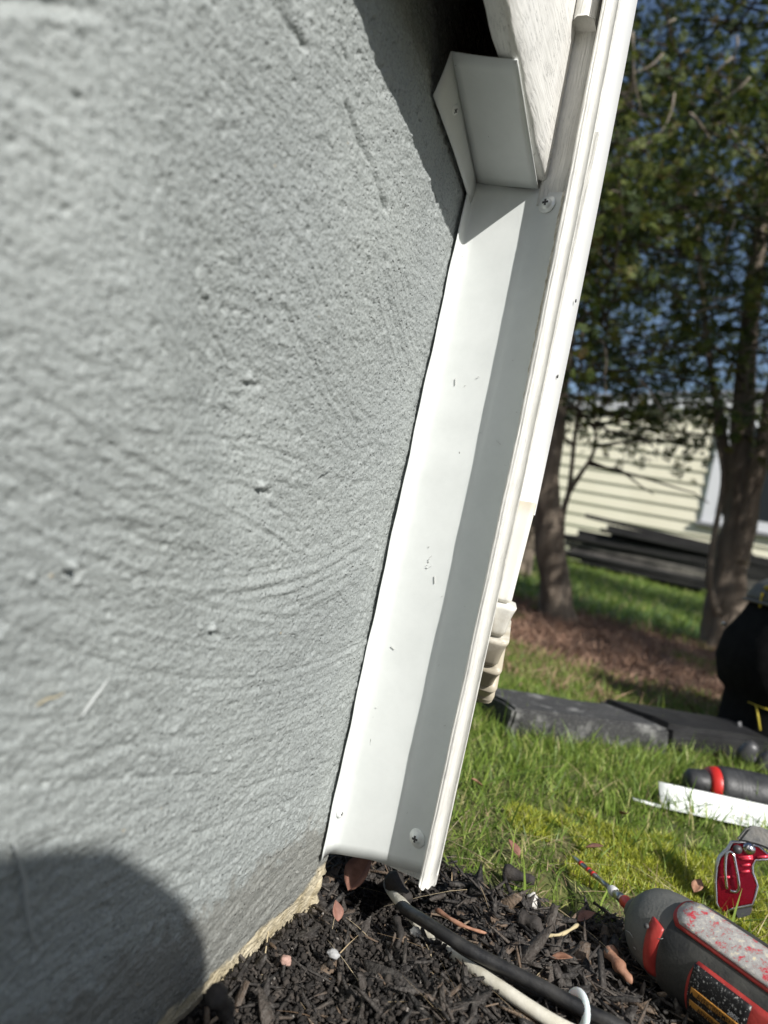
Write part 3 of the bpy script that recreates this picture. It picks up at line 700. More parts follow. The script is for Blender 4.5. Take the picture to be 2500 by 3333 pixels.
for i_, (px_, py_, lab_) in enumerate(((1905, 2760, 'curled brown leaf scrap in the moss left of the drill bit tip'), (2260, 2905, 'grey brown leaf scrap between the red tool and the power tool'), (1690, 2790, 'pinkish brown leaf scrap in the grass right of the post'), (1570, 2560, 'tan leaf scrap in the grass beside the post, higher up'), (2020, 2650, 'tan leaf scrap in the grass left of the white offcut'))):
    leaf(G(px_, py_, .010), .016, .009, i_*1.3, -.35, m_stick if i_ % 2 else m_leaf, lab_)
sd = empty('seedling', G(2055, 3085, .004), 'small bright green seedling against the power tool nose', 'plant')
m_seed = mat('seedling_leaf', (.22, .36, .06), .45)
sb = Vector(sd.location)
def child_leaf(c, L_, w_, rz, tilt): leaf(c, L_, w_, rz, tilt, m_seed, None, 'leaf', None, sd)
tube('stem', [sb, sb+Vector((0, 0, .008)), sb+Vector((.001, .001, .014))], .0006, m_seed, sd, 6)
child_leaf(sb+Vector((.001, .001, .013)), .0115, .0052, .5, -1.0); child_leaf(sb+Vector((.001, .001, .013)), .010, .0045, 2.9, -.95)
child_leaf(sb+Vector((0, 0, .009)), .008, .0045, 3.9, -.1); child_leaf(sb+Vector((0, 0, .008)), .007, .004, 5.4, -.2)

# ------------------------------------------------------------------ impact driver (lying on its side)
P0 = G(2091, 2983, .033); P1 = G(2411, 3223, .033)
AX = (P1-P0); AX.z = 0; AX.normalize(); P0.z = .033
SIDE = Vector((AX.y, -AX.x, 0))                         # horizontal, toward the camera side
if SIDE.dot(-P0) < 0: SIDE = -SIDE
m_grey = noisy('scuffed_grey_rubber', (.075, .08, .076), (.15, .15, .138), 35, .6, .0004, 500, .35, .7)
m_body = noisy('scuffed_black_rubber', (.022, .023, .023), (.075, .073, .064), 40, .6, .0004, 500, .4, .75)
m_red = noisy('worn_red_plastic', (.28, .02, .018), (.45, .05, .04), 60, .45, .0003, 300)
m_steel = mat('bit_steel', (.45, .44, .42), .3, 1); m_bred = mat('red_band', (.55, .04, .03), .4); m_bwhite = mat('white_band', (.75, .74, .72), .4)
m_scr = mat('scratched_red_label', (.5, .03, .04), .4); q = N(m_scr); p = q.pos((1, 1, 1), .01, 60)
f = q.noise(q.pos((1, 1, 1), .004, 300), 150, 10, .82); q.col(q.ramp(f, [(.43, (.55, .03, .05)), (.46, (.30, .29, .27)), (.56, (.45, .44, .43)), (.6, (.7, .62, .42))])); q.bump(f, .0006)
m_orange = noisy('orange_label', (.45, .2, .035), (.62, .3, .06), 200, .5, 0); m_ink = mat('black_ink', (.01, .01, .01), .5)
m_lab = noisy('scratched_black_label', (.008, .008, .009), (.42, .42, .4), 900, .4, 0, None, .58, .68)
m_gp0 = mat('scratch_grey', (.4, .4, .38), .6)
dr = empty('impact_driver', (P0.x+AX.x*.06, P0.y+AX.y*.06, 0), 'scuffed grey and black power driver with red insert, nearest tool on the mulch', 'power tool')
def dpt(a, phi, r_):
    r_ *= .95
    return dpt0(a, phi, r_)
def dpt0(a, phi, r_):                                     # phi: 0 = up, 90 = camera side
    return P0 + AX*a + U0*(math.cos(phi)*r_) + SIDE*(math.sin(phi)*r_)
def lathe_ax(name, prof, mt, parent, seg=48, squash=1.0, phis=None):
    V = []; Fc = []; full = phis is None
    if full: phis = [2*math.pi*k/seg for k in range(seg)]
    n = len(phis)
    for a, r_ in prof:
        for ph in phis: V.append(dpt(a, ph, r_*(1+.035*math.cos(2*ph)*squash)))
    for i in range(len(prof)-1):
        for k in range(n if full else n-1): Fc.append((i*n+k, i*n+(k+1) % n, (i+1)*n+(k+1) % n, (i+1)*n+k))
    if full: Fc.append(tuple(range(n))); Fc.append(tuple(range((len(prof)-1)*n, len(prof)*n)))
    return link(name, from_py(V, Fc), mt, parent, True)
S = (P1-P0).length/400.0                                  # metres of axis per photo pixel
aS = lambda px: (px-3463)*S
PHC = math.atan2(SIDE.dot(-P0), CAMH-.033)                # angle that faces the camera
lathe_ax('nose', [(-.004, .010), (-.003, .015), (0, .0185), (.004, .0222), (.010, .0250), (.018, .0268), (.028, .0280), (aS(3650), .0290), (aS(3655), .0275)], m_grey, dr)
lathe_ax('body', [(aS(3600), .0270), (aS(3640), .0283), (aS(3655), .0298), (aS(3700), .0305), (aS(3850), .0310), (.13, .0312), (.15, .030), (.162, .024), (.166, .012)], m_body, dr)
phs = [PHC+rad(x) for x in np.linspace(-8, 62, 16)]
V = []; Fc = []
for j, s in enumerate(np.linspace(0, 1, 8)):
    for i, ph in enumerate(phs):
        t = i/15; w0 = aS(3575+20*t**1.0+8*(1-t)); w1 = aS(3640+8*t) - (.006 if i < 1 else 0)
        bulge = .0012*math.sin(math.pi*min(1, max(0, s)))
        V.append(dpt(w0+(w1-w0)*s, ph, (.0290+bulge)*(1+.035*math.cos(2*ph))))
Fc = [(j*16+i, j*16+i+1, (j+1)*16+i+1, (j+1)*16+i) for j in range(7) for i in range(15)]
o = link('red_insert', from_py(V, Fc), m_red, dr, True); o.modifiers.new('t', 'SOLIDIFY').thickness = .0012
tube('pin_hole', [dpt(aS(3590), PHC+rad(6), .0312), dpt(aS(3590), PHC+rad(6), .0324)], .0016, m_recess, dr, 10)
def patch(name, a0, a1, ph0, ph1, r_, mt, parent, n=10, thick=.001, cut=0):
    V = []; Fc = []
    for i in range(n+1):
        for j in range(n+1):
            s, t = i/n, j/n; ph = ph0+(ph1-ph0)*t; aa = a0+(a1-a0)*s + cut*(abs(t-.5)*2)**3*(1-s)
            V.append(dpt(aa, ph, r_*(1+.035*math.cos(2*ph))))
    Fc = [(i*(n+1)+j, i*(n+1)+j+1, (i+1)*(n+1)+j+1, (i+1)*(n+1)+j) for i in range(n) for j in range(n)]
    o = link(name, from_py(V, Fc), mt, parent, True); o.modifiers.new('t', 'SOLIDIFY').thickness = thick; return o
patch('top_label_frame', aS(3640), .125, PHC-rad(60), PHC-rad(14), .0322, m_red, dr, cut=.006)
patch('top_label', aS(3650), .120, PHC-rad(57), PHC-rad(18), .0332, m_scr, dr, cut=.006)
pa0, pa1 = aS(3775), .118
patch('side_frame', pa0, pa1+.015, PHC+rad(2), PHC+rad(72), .0322, m_red, dr, cut=.003)
patch('warning_label', pa0+.002, pa0+.036, PHC+rad(6), PHC+rad(68), .0330, m_lab, dr)
for k in range(3): patch('vent_slot', pa0+.0395+k*.0065, pa0+.0425+k*.0065, PHC+rad(24), PHC+rad(52), .0331, m_ink, dr)
def text_patch(s, a0, ph0, h, r_, mt, parent, length):
    cu = bpy.data.curves.new('t', 'FONT'); cu.body = s; cu.size = 1; cu.extrude = 0; cu.offset = .012
    t = bpy.data.objects.new('t', cu); C.objects.link(t); dg = bpy.context.evaluated_depsgraph_get(); me = bpy.data.meshes.new_from_object(t.evaluated_get(dg)); bpy.data.objects.remove(t)
    xs_ = [v.co.x for v in me.vertices]; L_ = max(xs_)
    for v in me.vertices:
        a = a0+v.co.x/L_*length; ph = ph0 - v.co.y*h/.0330
        v.co = dpt(a, ph, r_*(1+.035*math.cos(2*ph)))
    return link('lettering', me, mt, parent)
for kk, (txt, ang) in enumerate((('AVERTISSEMENT', 33), ('\u26a0 ADVERTENCIA', 47))):
    txt = txt.replace('\u26a0', '')
    ph = PHC+rad(ang); lab = patch('orange_strip', pa0+.004, pa0+.033, ph-rad(3.6), ph+rad(3.6), .0334, m_orange, dr, thick=.0006)
    text_patch(txt, pa0+.0085, ph+rad(2.6), .0042, .0341, m_ink, dr, .0235)
    V = [dpt(pa0+.005, ph+rad(2.6), .0345), dpt(pa0+.0078, ph+rad(2.6), .0345), dpt(pa0+.0064, ph-rad(2.4), .0345)]
    link('warning_triangle', from_py(V, [(0, 1, 2)]), m_ink, dr)
text_patch('280K', pa0+.026, PHC+rad(27), .0036, .0341, mat('label_white', (.5, .5, .5), .5), dr, .007)
hd = AX*.35+Vector((.75, -.1, 0)); hd.normalize(); h0 = P0+AX*.125
tube('handle', [h0, h0+hd*.03, h0+hd*.07, h0+hd*.11], [.02, .017, .016, .02], m_body, dr, 16, flat=1.25)
box('battery', h0+hd*.135+Vector((0, 0, .002)), (.05, .085, .06), m_body, dr, .006, rot=Matrix.Rotation(math.atan2(hd.y, hd.x), 3, 'Z'))
for k in range(5):
    tube('grip_rib', [dpt(aS(3690)+k*.0035, PHC+rad(x), .0309*(1+.035*math.cos(2*(PHC+rad(x))))) for x in (74, 84, 94, 104)], .0008, m_body, dr, 6)
rs_ = np.random.default_rng(9)
for k in range(16):
    a_, f_ = rs_.uniform(.006, .07), rs_.uniform(-50, 50); l_ = rs_.uniform(.001, .006); rr_ = .0292 if a_ > aS(3600) else .0282-.0035*max(0, (.02-a_)/.02)
    tube('scratch', [dpt(a_+l_*t, PHC+rad(f_+t*rs_.uniform(-6, 6)), rr_*(1+.035*math.cos(2*(PHC+rad(f_))))+.0003) for t in (0, .5, 1)], .00022, m_gp0, dr, 4)
# bit
T0 = G(1862, 2785, .016); T1 = P0.copy()
def bl(t): return T0.lerp(T1, t)
tube('bit_tip', [bl(0), bl(.06), bl(.1), bl(.42)], [.0007, .0016, .0019, .0019], m_steel, dr, 6)
tube('bit_collar', [bl(.60), bl(.62), bl(.66), bl(.68)], [.0028, .0036, .0036, .0028], m_bwhite, dr, 14)
tube('bit_shank', [bl(.42), bl(.60)], .0018, m_steel, dr, 6); tube('bit_sleeve', [bl(.68), bl(.77)], .0034, m_steel, dr, 8)
tube('bit_ring', [bl(.77), bl(.79), bl(.87), bl(.89)], [.0034, .0042, .0042, .0036], m_bred, dr, 14)
tube('collet', [bl(.89), bl(.92), bl(1.02)], [.0060, .0085, .0120], m_grey, dr, 18)
for t in (.14, .26, .33): tube('red_band', [bl(t), bl(t+.035)], .0021, m_bred, dr, 8)

# ------------------------------------------------------------------ dark block, rubber mat
def slab(name, corners, z0, z1, mt, label, cat, bev=.004, jit=.003, parent=None, seed=0):
    bm = bmesh.new(); n = len(corners)
    b = [bm.verts.new((c_[0], c_[1], z0)) for c_ in corners]; t = [bm.verts.new((c_[0]*.985+.015*corners[0][0], c_[1]*.985+.015*corners[0][1], z1)) for c_ in corners]
    bm.faces.new(b[::-1]); bm.faces.new(t)
    for i in range(n): bm.faces.new((b[i], b[(i+1) % n], t[(i+1) % n], t[i]))
    bmesh.ops.bevel(bm, geom=bm.edges[:], offset=bev, segments=2, affect='EDGES')
    bmesh.ops.triangulate(bm, faces=bm.faces[:]); bmesh.ops.subdivide_edges(bm, edges=bm.edges[:], cuts=3, use_grid_fill=True)
    for v in bm.verts: v.co += jit*Vector((mnoise.noise(v.co*30+Vector((seed, 0, 0))), mnoise.noise(v.co*30+Vector((9, seed, 0))), mnoise.noise(v.co*30+Vector((0, 5, seed)))))
    o = link(name, bm_mesh(bm), mt, parent, False); return props(o, label, cat) if label else o
m_block = mat('speckled_block', (.06, .06, .06), .8); q = N(m_block); p = q.pos()
c = q.ramp(q.noise(p, 600, 3), [(.45, (.03, .03, .031)), (.62, (.08, .08, .079)), (.74, (.28, .28, .27))])
wt = q.ramp(q.noise(p, 22, 5, .65), [(.55, (0, 0, 0)), (.7, (1, 1, 1))]); c = q.mix(q.math('MULTIPLY', wt, .6), c, (.42, .42, .40)); q.col(c); q.bump(q.noise(p, 500, 4), .002)
A_, B_ = G(1650, 2405), G(2172, 2468); dv = (B_-A_).normalized(); pv = Vector((-dv.y, dv.x, 0))
slab('paving_block', [A_, B_, B_+pv*.05-dv*.012, B_+pv*.10-dv*.05, A_+pv*.10-dv*.01], 0, .042, m_block, 'dark speckled paving block with whitish top lying in the grass', 'block')
m_rub = noisy('black_rubber', (.006, .006, .007), (.016, .016, .017), 30, .6, .001, 100)
A2_ = B_+pv*.012+dv*.004; B2_ = B_+dv*.20+pv*.0
slab('knee_pad', [A2_, B2_, B2_+pv*.11, A2_+pv*.115-dv*.05], .002, .046, m_rub, 'flat black rubber pad between the speckled block and the black bag', 'pad', .008)

# ------------------------------------------------------------------ white offcut
A_, B_ = G(2148, 2643, .0), G(2500, 2725, .0); dv = (B_-A_); L_ = dv.length+.10; dv.normalize(); pv = Vector((-dv.y, dv.x, 0))
rows = []
for i in range(16):
    b = A_+dv*(L_*i/15); z_ = .006+.003*i/15
    rows.append([b-pv*.006+U0*(z_+.0012), b-pv*.0005+U0*z_, b+pv*.002+U0*(z_+.001), b+pv*.010+U0*(z_+.010), b+pv*.019+U0*(z_+.019), b+pv*.0195+U0*(z_+.0205), b+pv*.022+U0*(z_+.020)])
of = sheet('trim_offcut', rows, m_alu, None, .0007); props(of, 'loose white aluminium trim offcut lying in the grass behind the red tool', 'trim')
# thin sliver of the same stock poking left
props(tube('metal_sliver', [G(2060, 2600, .012), G(2150, 2625, .010)], .0022, m_alu, None, 4, flat=.3), 'thin white metal sliver poking left from the loose offcut', 'trim')

# ------------------------------------------------------------------ second drill (black with red)
d0 = G(2312, 2555, .026); d1 = G(2560, 2612, .026)
sd2 = empty('cordless_drill', (d0.x, d0.y, 0), 'black cordless drill with red ring behind the white offcut', 'power tool')
ax2 = (d1-d0).normalized()
m_dk = noisy('dark_rubber', (.02, .021, .022), (.045, .046, .048), 80, .5, .0004, 300); m_red2 = mat('bright_red', (.55, .025, .02), .4)
def l2(name, prof, mt, seg=32): return tube(name, [d0+ax2*a for a, _ in prof], [r_*.85 for _, r_ in prof], mt, sd2, seg)
l2('red_ring', [(-.006, .018), (-.004, .024), (.004, .0265), (.006, .026)], m_red2)
l2('barrel', [(.004, .0262), (.01, .0285), (.022, .030), (.0235, .0292), (.025, .030), (.0295, .0303), (.031, .0295), (.0325, .0303), (.037, .0305), (.0385, .0297), (.040, .0306), (.07, .0312), (.13, .031), (.15, .026)], m_dk)
l2('chuck', [(-.03, .010), (-.026, .016), (-.008, .019), (-.006, .018)], m_dk)
cs = -d0.copy(); cs.z = 0; cs = (cs-ax2*cs.dot(ax2)).normalized()
def s2(a, ang, r_):
    r_ *= .86
    return d0+ax2*a+U0*(math.cos(ang)*r_)+cs*(math.sin(ang)*r_)
pa = [s2(.060, rad(a), .0315) for a in (100, 85, 70, 55, 42)]+[s2(.063, rad(34), .0318)]+[s2(.068+.01*i, rad(32), .0318) for i in range(6)]
tube('red_outline', smooth_path(pa, 3), .0018, m_red2, sd2, 8)
hh = d0+ax2*.09; tube('handle', [hh, hh+Vector((.05, .03, 0)), hh+Vector((.11, .05, 0))], [.02, .018, .022], m_dk, sd2, 14)
m_gp = mat('grey_plastic', (.06, .06, .062), .4)
def jaw(c_, label):
    bm = bmesh.new(); bmesh.ops.create_uvsphere(bm, u_segments=24, v_segments=16, radius=1)
    for v in bm.verts:
        k = Vector((abs(v.co.x)**.7*math.copysign(1, v.co.x), abs(v.co.y)**.7*math.copysign(1, v.co.y), abs(v.co.z)**.8*math.copysign(1, v.co.z)))
        v.co = Matrix.Rotation(.5, 3, 'Y') @ Vector((k.x*.0105, k.y*.014, k.z*.017)) + c_
    return bm
for i, (a, b) in enumerate(((2432, 2445), (2492, 2478))):
    e_ = empty('tool_grip', D(a, b, .98), ['rounded grey handle end left of its twin below the black bag', 'rounded grey handle end at the right frame edge below the black bag'][i], 'handle')
    c_ = Vector(e_.location); link('grip_cap', bm_mesh(jaw(c_, '')), m_gp, e_, True)
    tube('grip_neck', [c_, c_+Vector((.02, .03, -.03)), c_+Vector((.03, .05, -.06))], [.009, .008, .008], m_dk, e_, 12)
props(tube('metal_ring', [D(2455, 2538, .95)+Vector((math.cos(a)*.006, 0, math.sin(a)*.005)) for a in np.linspace(0, 6.0, 14)], .0014, m_steel, None, 8), 'tiny shiny metal ring resting on the black drill', 'ring')

# ------------------------------------------------------------------ black tool bag
bgp = D(2530, 2450, 1.04); bag = empty('tool_bag', (bgp.x, bgp.y, 0), 'black nylon tool bag with yellow zip cord at right edge', 'bag')
m_nyl = noisy('black_nylon', (.004, .004, .0045), (.009, .009, .0095), 60, .9, .0008, 900); m_nyl.node_tree.nodes['Principled BSDF'].inputs['Specular IOR Level'].default_value = .15; m_mesh = mat('ribbed_nylon', (.09, .095, .1), .45); q = N(m_mesh)
wv = q.n('ShaderNodeTexWave', Scale=160.0); q.l(q.pos((1, .4, 1)), wv.inputs['Vector']); q.bump(wv.outputs['Fac'], .001); q.col(q.ramp(wv.outputs['Fac'], [(0, (.035, .037, .04)), (1, (.15, .155, .16))]))
m_yel = noisy('yellow_cord', (.35, .26, .02), (.6, .48, .06), 200, .6, .0005, 700); m_pipe = mat('grey_piping', (.12, .12, .125), .5)
Zb = 1.04
prof = [(2600, .0), (2352, .0), (2345, .04)]
bc = D(2585, 2300, Zb+.10); bc.z = 0
def bag_ring(z, left, depth, right=.26, n=28, sq=.55):
    out = []
    for k in range(n):
        a = 2*math.pi*k/n; ca, sa = math.cos(a), math.sin(a)
        ex = math.copysign(abs(ca)**sq, ca); ey = math.copysign(abs(sa)**sq, sa)
        lx = ex*(left if ex < 0 else right); p_ = bc+R0*lx+Fv*(ey*depth); p_.z = z*1.19; out.append(p_)
    return out
def lofts(name, rings, mt, parent, caps=(True, True)):
    n = len(rings[0]); V = [p_ for r_ in rings for p_ in r_]; Fc = [(i*n+k, i*n+(k+1) % n, (i+1)*n+(k+1) % n, (i+1)*n+k) for i in range(len(rings)-1) for k in range(n)]
    if caps[0]: Fc.append(tuple(range(n))[::-1])
    if caps[1]: Fc.append(tuple(range((len(rings)-1)*n, len(rings)*n)))
    return link(name, from_py(V, Fc), mt, parent, True)
def lw(px, py): u, v = uv(px, py); uc, _ = uv(2560, 2300); Z = Zb; return (uc-u)/2222*Z   # half width left of centre
lofts('body', [bag_ring(.0, .10, .06), bag_ring(.012, .105, .07), bag_ring(.05, .100, .08), bag_ring(.075, .098, .085), bag_ring(.085, .112, .09), bag_ring(.12, .124, .095), bag_ring(.155, .118, .095), bag_ring(.185, .095, .09), bag_ring(.205, .085, .085)], m_nyl, bag)
lofts('lid', [bag_ring(.204, .088, .088), bag_ring(.214, .092, .092), bag_ring(.232, .083, .085), bag_ring(.246, .062, .066), bag_ring(.254, .03, .04)], m_mesh, bag)
rg = bag_ring(.207, .093, .094); tube('piping', [rg[i % 28] for i in range(12, 29)], .0028, m_pipe, bag, 8)
rg = bag_ring(.225, .088, .09); tube('zip_cord', smooth_path([rg[14]+U0*.004, rg[15]+U0*.014-R0*.0, rg[16]+U0*.020+R0*.01, rg[17]+U0*.016], 4), .0042, m_yel, bag, 8)
tube('zip_pull', [rg[14]-U0*.004-R0*.004, rg[14]-U0*.03-R0*.003], .0025, m_yel, bag, 8)
rg = bag_ring(.072, .100, .086); tube('yellow_stitching', [rg[i] for i in (15, 16, 17, 18)], .0012, m_yel, bag, 6); tube('yellow_strap', [rg[16]+U0*.0, rg[17]-U0*.035], .0016, m_yel, bag, 6)
tube('rivet', [bag_ring(.165, .118, .096)[13]-R0*.002, bag_ring(.165, .121, .096)[13]-R0*.006], .0035, m_steel, bag, 10)
rg = bag_ring(.045, .113, .09); tube('handle_loop', smooth_path([rg[14]+U0*.0-Fv*.05, rg[14]-U0*.018-Fv*.052+R0*.006, rg[14]-U0*.035-Fv*.05+R0*.016], 4), .004, m_pipe, bag, 8, flat=.5)

# ------------------------------------------------------------------ small glossy red hand tool with wire clip
tc = G(2418, 2860, .034); tb = G(2400, 2968, .0)
ht = empty('hand_tool', (tb.x, tb.y, 0), 'glossy red handheld tool with wire belt clip standing in the moss', 'hand tool')
m_gred = mat('glossy_red', (.30, .008, .02), .16, .75); q = N(m_gred); q.bump(q.noise(q.pos(), 120, 3), .0006, .5); m_chr = mat('chrome_edge', (.6, .58, .6), .15, 1); m_dark = mat('dark_plastic', (.05, .05, .055), .4)
outl = [(2352, 2975), (2332, 2940), (2330, 2870), (2334, 2820), (2345, 2790), (2372, 2765), (2385, 2742), (2420, 2742), (2470, 2755), (2498, 2780), (2520, 2784), (2520, 2796), (2460, 2800), (2450, 2818), (2450, 2840), (2462, 2870), (2466, 2885), (2458, 2920), (2450, 2945), (2385, 2958)]
tf = (Fv*-1).copy(); nrm = (Vector((0, 0, CAMH))-tc).normalized()
def tp(px, py, off=0):                                   # point on the tool's face plane (leaning back)
    n_ = (nrm+Vector((.10, 0, -.05))).normalized(); ray = (D(px, py, 1)-Vector((0, 0, CAMH))); t = (tc-Vector((0, 0, CAMH))).dot(n_)/ray.dot(n_); return Vector((0, 0, CAMH))+ray*t + n_*off
def prism(name, out_, o0, o1, mt, parent, bev=.0012):
    bm = bmesh.new(); a = [bm.verts.new(tp(x, y, o0)) for x, y in out_]; b = [bm.verts.new(tp(x, y, o1)) for x, y in out_]; n = len(out_)
    bm.faces.new(a); bm.faces.new(b[::-1])
    for i in range(n): bm.faces.new((a[i], a[(i+1) % n], b[(i+1) % n], b[i]))
    bmesh.ops.recalc_face_normals(bm, faces=bm.faces)
    if bev: bmesh.ops.bevel(bm, geom=[e for e in bm.edges], offset=bev, segments=2, affect='EDGES')
    return link(name, bm_mesh(bm), mt, parent)
prism('case', outl, 0, -.014, m_gred, ht)
tube('edge_trim', [tp(x, y, -.001) for x, y in outl]+[tp(*outl[0], -.001)], .0011, m_chr, ht, 8)
tube('edge_trim', [tp(x, y, -.013) for x, y in outl]+[tp(*outl[0], -.013)], .0011, m_chr, ht, 8)
tube('wire_clip', smooth_path([tp(2366, 2893, .002), tp(2360, 2840, .004), tp(2362, 2790, .004), tp(2372, 2772, .004), tp(2386, 2780, .004), tp(2394, 2815, .004), tp(2402, 2860, .004), tp(2404, 2890, .003), tp(2396, 2902, .002), tp(2376, 2898, .002)], 4), .0011, m_chr, ht, 8)
for (x, y) in ((2400, 2764), (2438, 2762)): tube('pivot', [tp(x, y, 0), tp(x, y, .0022)], .0045 if x > 2410 else .0034, m_dark if x < 2410 else m_chr, ht, 16)
m_rib_highlight = mat('rib_highlight_red', (.75, .06, .10), .25, .3)  # brighter pinkish red puts highlights on the embossed bars into the colour
for (xa, ya, xb, yb) in ((2402, 2790, 2450, 2787), (2412, 2796, 2450, 2794), (2414, 2817, 2442, 2813), (2412, 2838, 2440, 2834), (2464, 2790, 2500, 2787), (2342, 2856, 2358, 2855), (2362, 2855, 2376, 2854), (2384, 2854, 2392, 2853)):
    tube('rib_highlight', [tp(xa, ya, .0006), tp(xb, yb, .0006)], .0010, m_rib_highlight, ht, 6)
prism('foot', [(2385, 2962), (2450, 2948), (2446, 2978), (2400, 2992)], -.001, -.012, m_dark, ht, .001)
prism('head', [(2398, 2738), (2420, 2710), (2436, 2690), (2470, 2688), (2520, 2710), (2520, 2776), (2480, 2758), (2430, 2744)], .001, -.016, noisy('grey_head', (.09, .095, .1), (.25, .235, .21), 60, .6, .0005, 400), ht, .002)

# ------------------------------------------------------------------ trees
def sprays(centers, seed, size=(.028, .06), per=9, dirs=None):
    r = np.random.default_rng(seed); n = len(centers); Cn = np.array(centers)
    d = r.normal(size=(n, 3)); d[:, 2] *= .6; d /= np.linalg.norm(d, axis=1)[:, None]
    nn = r.normal(size=(n, 3)); nn -= d*(nn*d).sum(1)[:, None]; nn /= np.linalg.norm(nn, axis=1)[:, None]
    s = np.cross(d, nn); L_ = r.uniform(size[0], size[1], n)
    Vs = []; 
    tone = r.random(n)
    At = []
    for k in range(per):
        t = (k//2)/(per/2); sg = 1 if k % 2 else -1
        st = Cn + d*(L_*t*.8)[:, None]; ang = .75
        dd = d*math.cos(ang)+s*(sg*math.sin(ang)) if k < per-1 else d
        dd = dd + nn*r.normal(0, .15, n)[:, None]; ln = L_*(.55*(1-t*.6)); wd = ln*.19
        pr = np.cross(dd, nn); pr /= np.linalg.norm(pr, axis=1)[:, None]
        a = st; b = st+dd*(ln*.5)[:, None]+pr*wd[:, None]; c_ = st+dd*ln[:, None]; e = st+dd*(ln*.5)[:, None]-pr*wd[:, None]
        Vs.append(np.stack([a, b, c_, e], 1)); At.append(np.repeat(np.clip(tone*.85+r.random(n)*.2, 0, 1), 4).reshape(n, 4))
    V = np.concatenate(Vs).reshape(-1, 3); Q = np.arange(len(V)).reshape(-1, 4); return V, Q, np.concatenate(At).ravel()
def bough_points(trunk, r, nb, zlo, zhi, rx, step=.021, pend=.25, fill=3):
    """branches leaving the trunk, with foliage centres around their outer two thirds"""
    br = []; cen = []
    for i in range(nb):
        z = zlo+(zhi-zlo)*r.random()**.85
        j = min(range(len(trunk)), key=lambda k: abs(trunk[k].z-z)); b = trunk[j].copy(); b.z = z
        a = r.uniform(0, 2*math.pi); R = rx*(1-.55*(z-zlo)/(zhi-zlo))*r.uniform(.55, 1.1)
        P = [b]; d = Vector((math.cos(a), math.sin(a), r.uniform(-.15, .35)))
        n = max(4, int(R/.07)); p_ = b.copy()
        for k in range(n):
            d = (d+Vector((r.normal()*.18, r.normal()*.18, r.normal()*.14-.02))).normalized(); p_ = p_+d*R/n; P.append(p_.copy())
        br.append(P)
        for k in range(1, len(P)):
            f = k/len(P)
            if f < .25: continue
            m_ = int(R/n/step*fill*(.6+f))
            for _ in range(m_):
                q_ = P[k-1].lerp(P[k], r.random()); sp = .04+.11*math.sin(math.pi*min(1, f*.9+.05))
                cen.append(q_+Vector((r.normal()*sp, r.normal()*sp, r.normal()*sp*.7-pend*sp)))
    return br, cen
def tree(name, trunks, r0s, label, seed, nb, zlo, zhi, rx, keep=None, fill=3, extra_trunks=()):
    e = empty(name, Vector((trunks[0][0].x, trunks[0][0].y, 0)), label, 'tree', 'evergreens with bare lower trunks behind the lawn')
    r = np.random.default_rng(seed)
    BR = []; CN = []
    for ti, tr_ in enumerate(trunks):
        P = smooth_path(tr_, 6); n = len(P); r0 = r0s[ti]
        tube('trunk', P, [r0*(1-.8*(i/n)**.9)*(1.0+.35*math.exp(-i*.8)*(ti == 0)) for i in range(n)], m_bark, e, 18, bump=.35, seed=seed+ti)
        if nb[ti]:
            b, c_ = bough_points(P, r, nb[ti], zlo, zhi, rx, fill=fill*1.05); BR += b; CN += c_
    V = []; Fc = []
    for P in BR:
        a, f = tube_arrays(P, [.0075*(1-.8*i/len(P)) for i in range(len(P))], 5, cap=False); o = len(V); V += a; Fc += [tuple(x+o for x in q_) for q_ in f]
    if V: link('limb', from_py(V, Fc), m_limb, e, True)
    if keep: CN = [c_ for c_ in CN if keep(c_)]
    if CN:
        Vv, Qq, Aa = sprays([tuple(c_) for c_ in CN], seed+1); link('crown', from_np(Vv, Qq, Aa), m_cedar, e)
    return e
def up(base, lean, h, n=6, wob=.05, seed=0):
    r = np.random.default_rng(seed); return [base+Vector((lean[0]*h*k/n+r.normal()*wob*(k > 0), lean[1]*h*k/n+r.normal()*wob*(k > 0), h*k/n)) for k in range(n+1)]
def zlow(c_):                                              # ragged lower edge of the canopy
    lo = .74+.20*mnoise.noise(Vector((c_.x*2.3, c_.y*2.3, 1)))+.14*mnoise.noise(Vector((c_.x*8, c_.y*8, 4)))
    return c_.z > lo and c_.z < 4.2 and mnoise.noise(Vector((c_.x*4.6, c_.y*4.6, c_.z*4.6+7))) > -.24
tl = [D(1815, 2035, 2.60), D(1798, 1850, 2.60), D(1785, 1650, 2.60), D(1795, 1450, 2.62), D(1830, 1200, 2.7), D(1900, 700, 2.8), D(1990, 0, 2.9), D(2080, -600, 3.0)]
tree('cedar_tree', [tl], [.062], 'evergreen with one dark trunk just right of the downspout elbow', 31, [100], .78, 3.2, 1.0, zlow)
sp = [D(1835, 1995, 2.72), D(1818, 1820, 2.72), D(1835, 1660, 2.72), D(1852, 1600, 2.72)]
e = tree('cedar_tree', [sp+[D(1868, 1450, 2.72), D(1885, 1280, 2.72), D(1900, 1000, 2.72)], [sp[3], D(1895, 1535, 2.70), D(1932, 1470, 2.68), D(1938, 1380, 2.68), D(1920, 1200, 2.66)]], [.017, .011], 'thin forked sapling between the dark trunk and the lumber stack', 37, [26, 22], .60, 1.9, .55, lambda c_: mnoise.noise(c_*5) > -.1 and c_.z > .62+.35*(mnoise.noise(Vector((c_.x*6, c_.y*6, 0)))+.3), 2)
tr1 = [D(2345, 2120, 2.80), D(2360, 1980, 2.80), D(2385, 1800, 2.80), D(2412, 1620, 2.80), D(2415, 1450, 2.82), D(2425, 1250, 2.86), D(2470, 800, 2.95), D(2560, 0, 3.0), D(2640, -600, 3.1)]
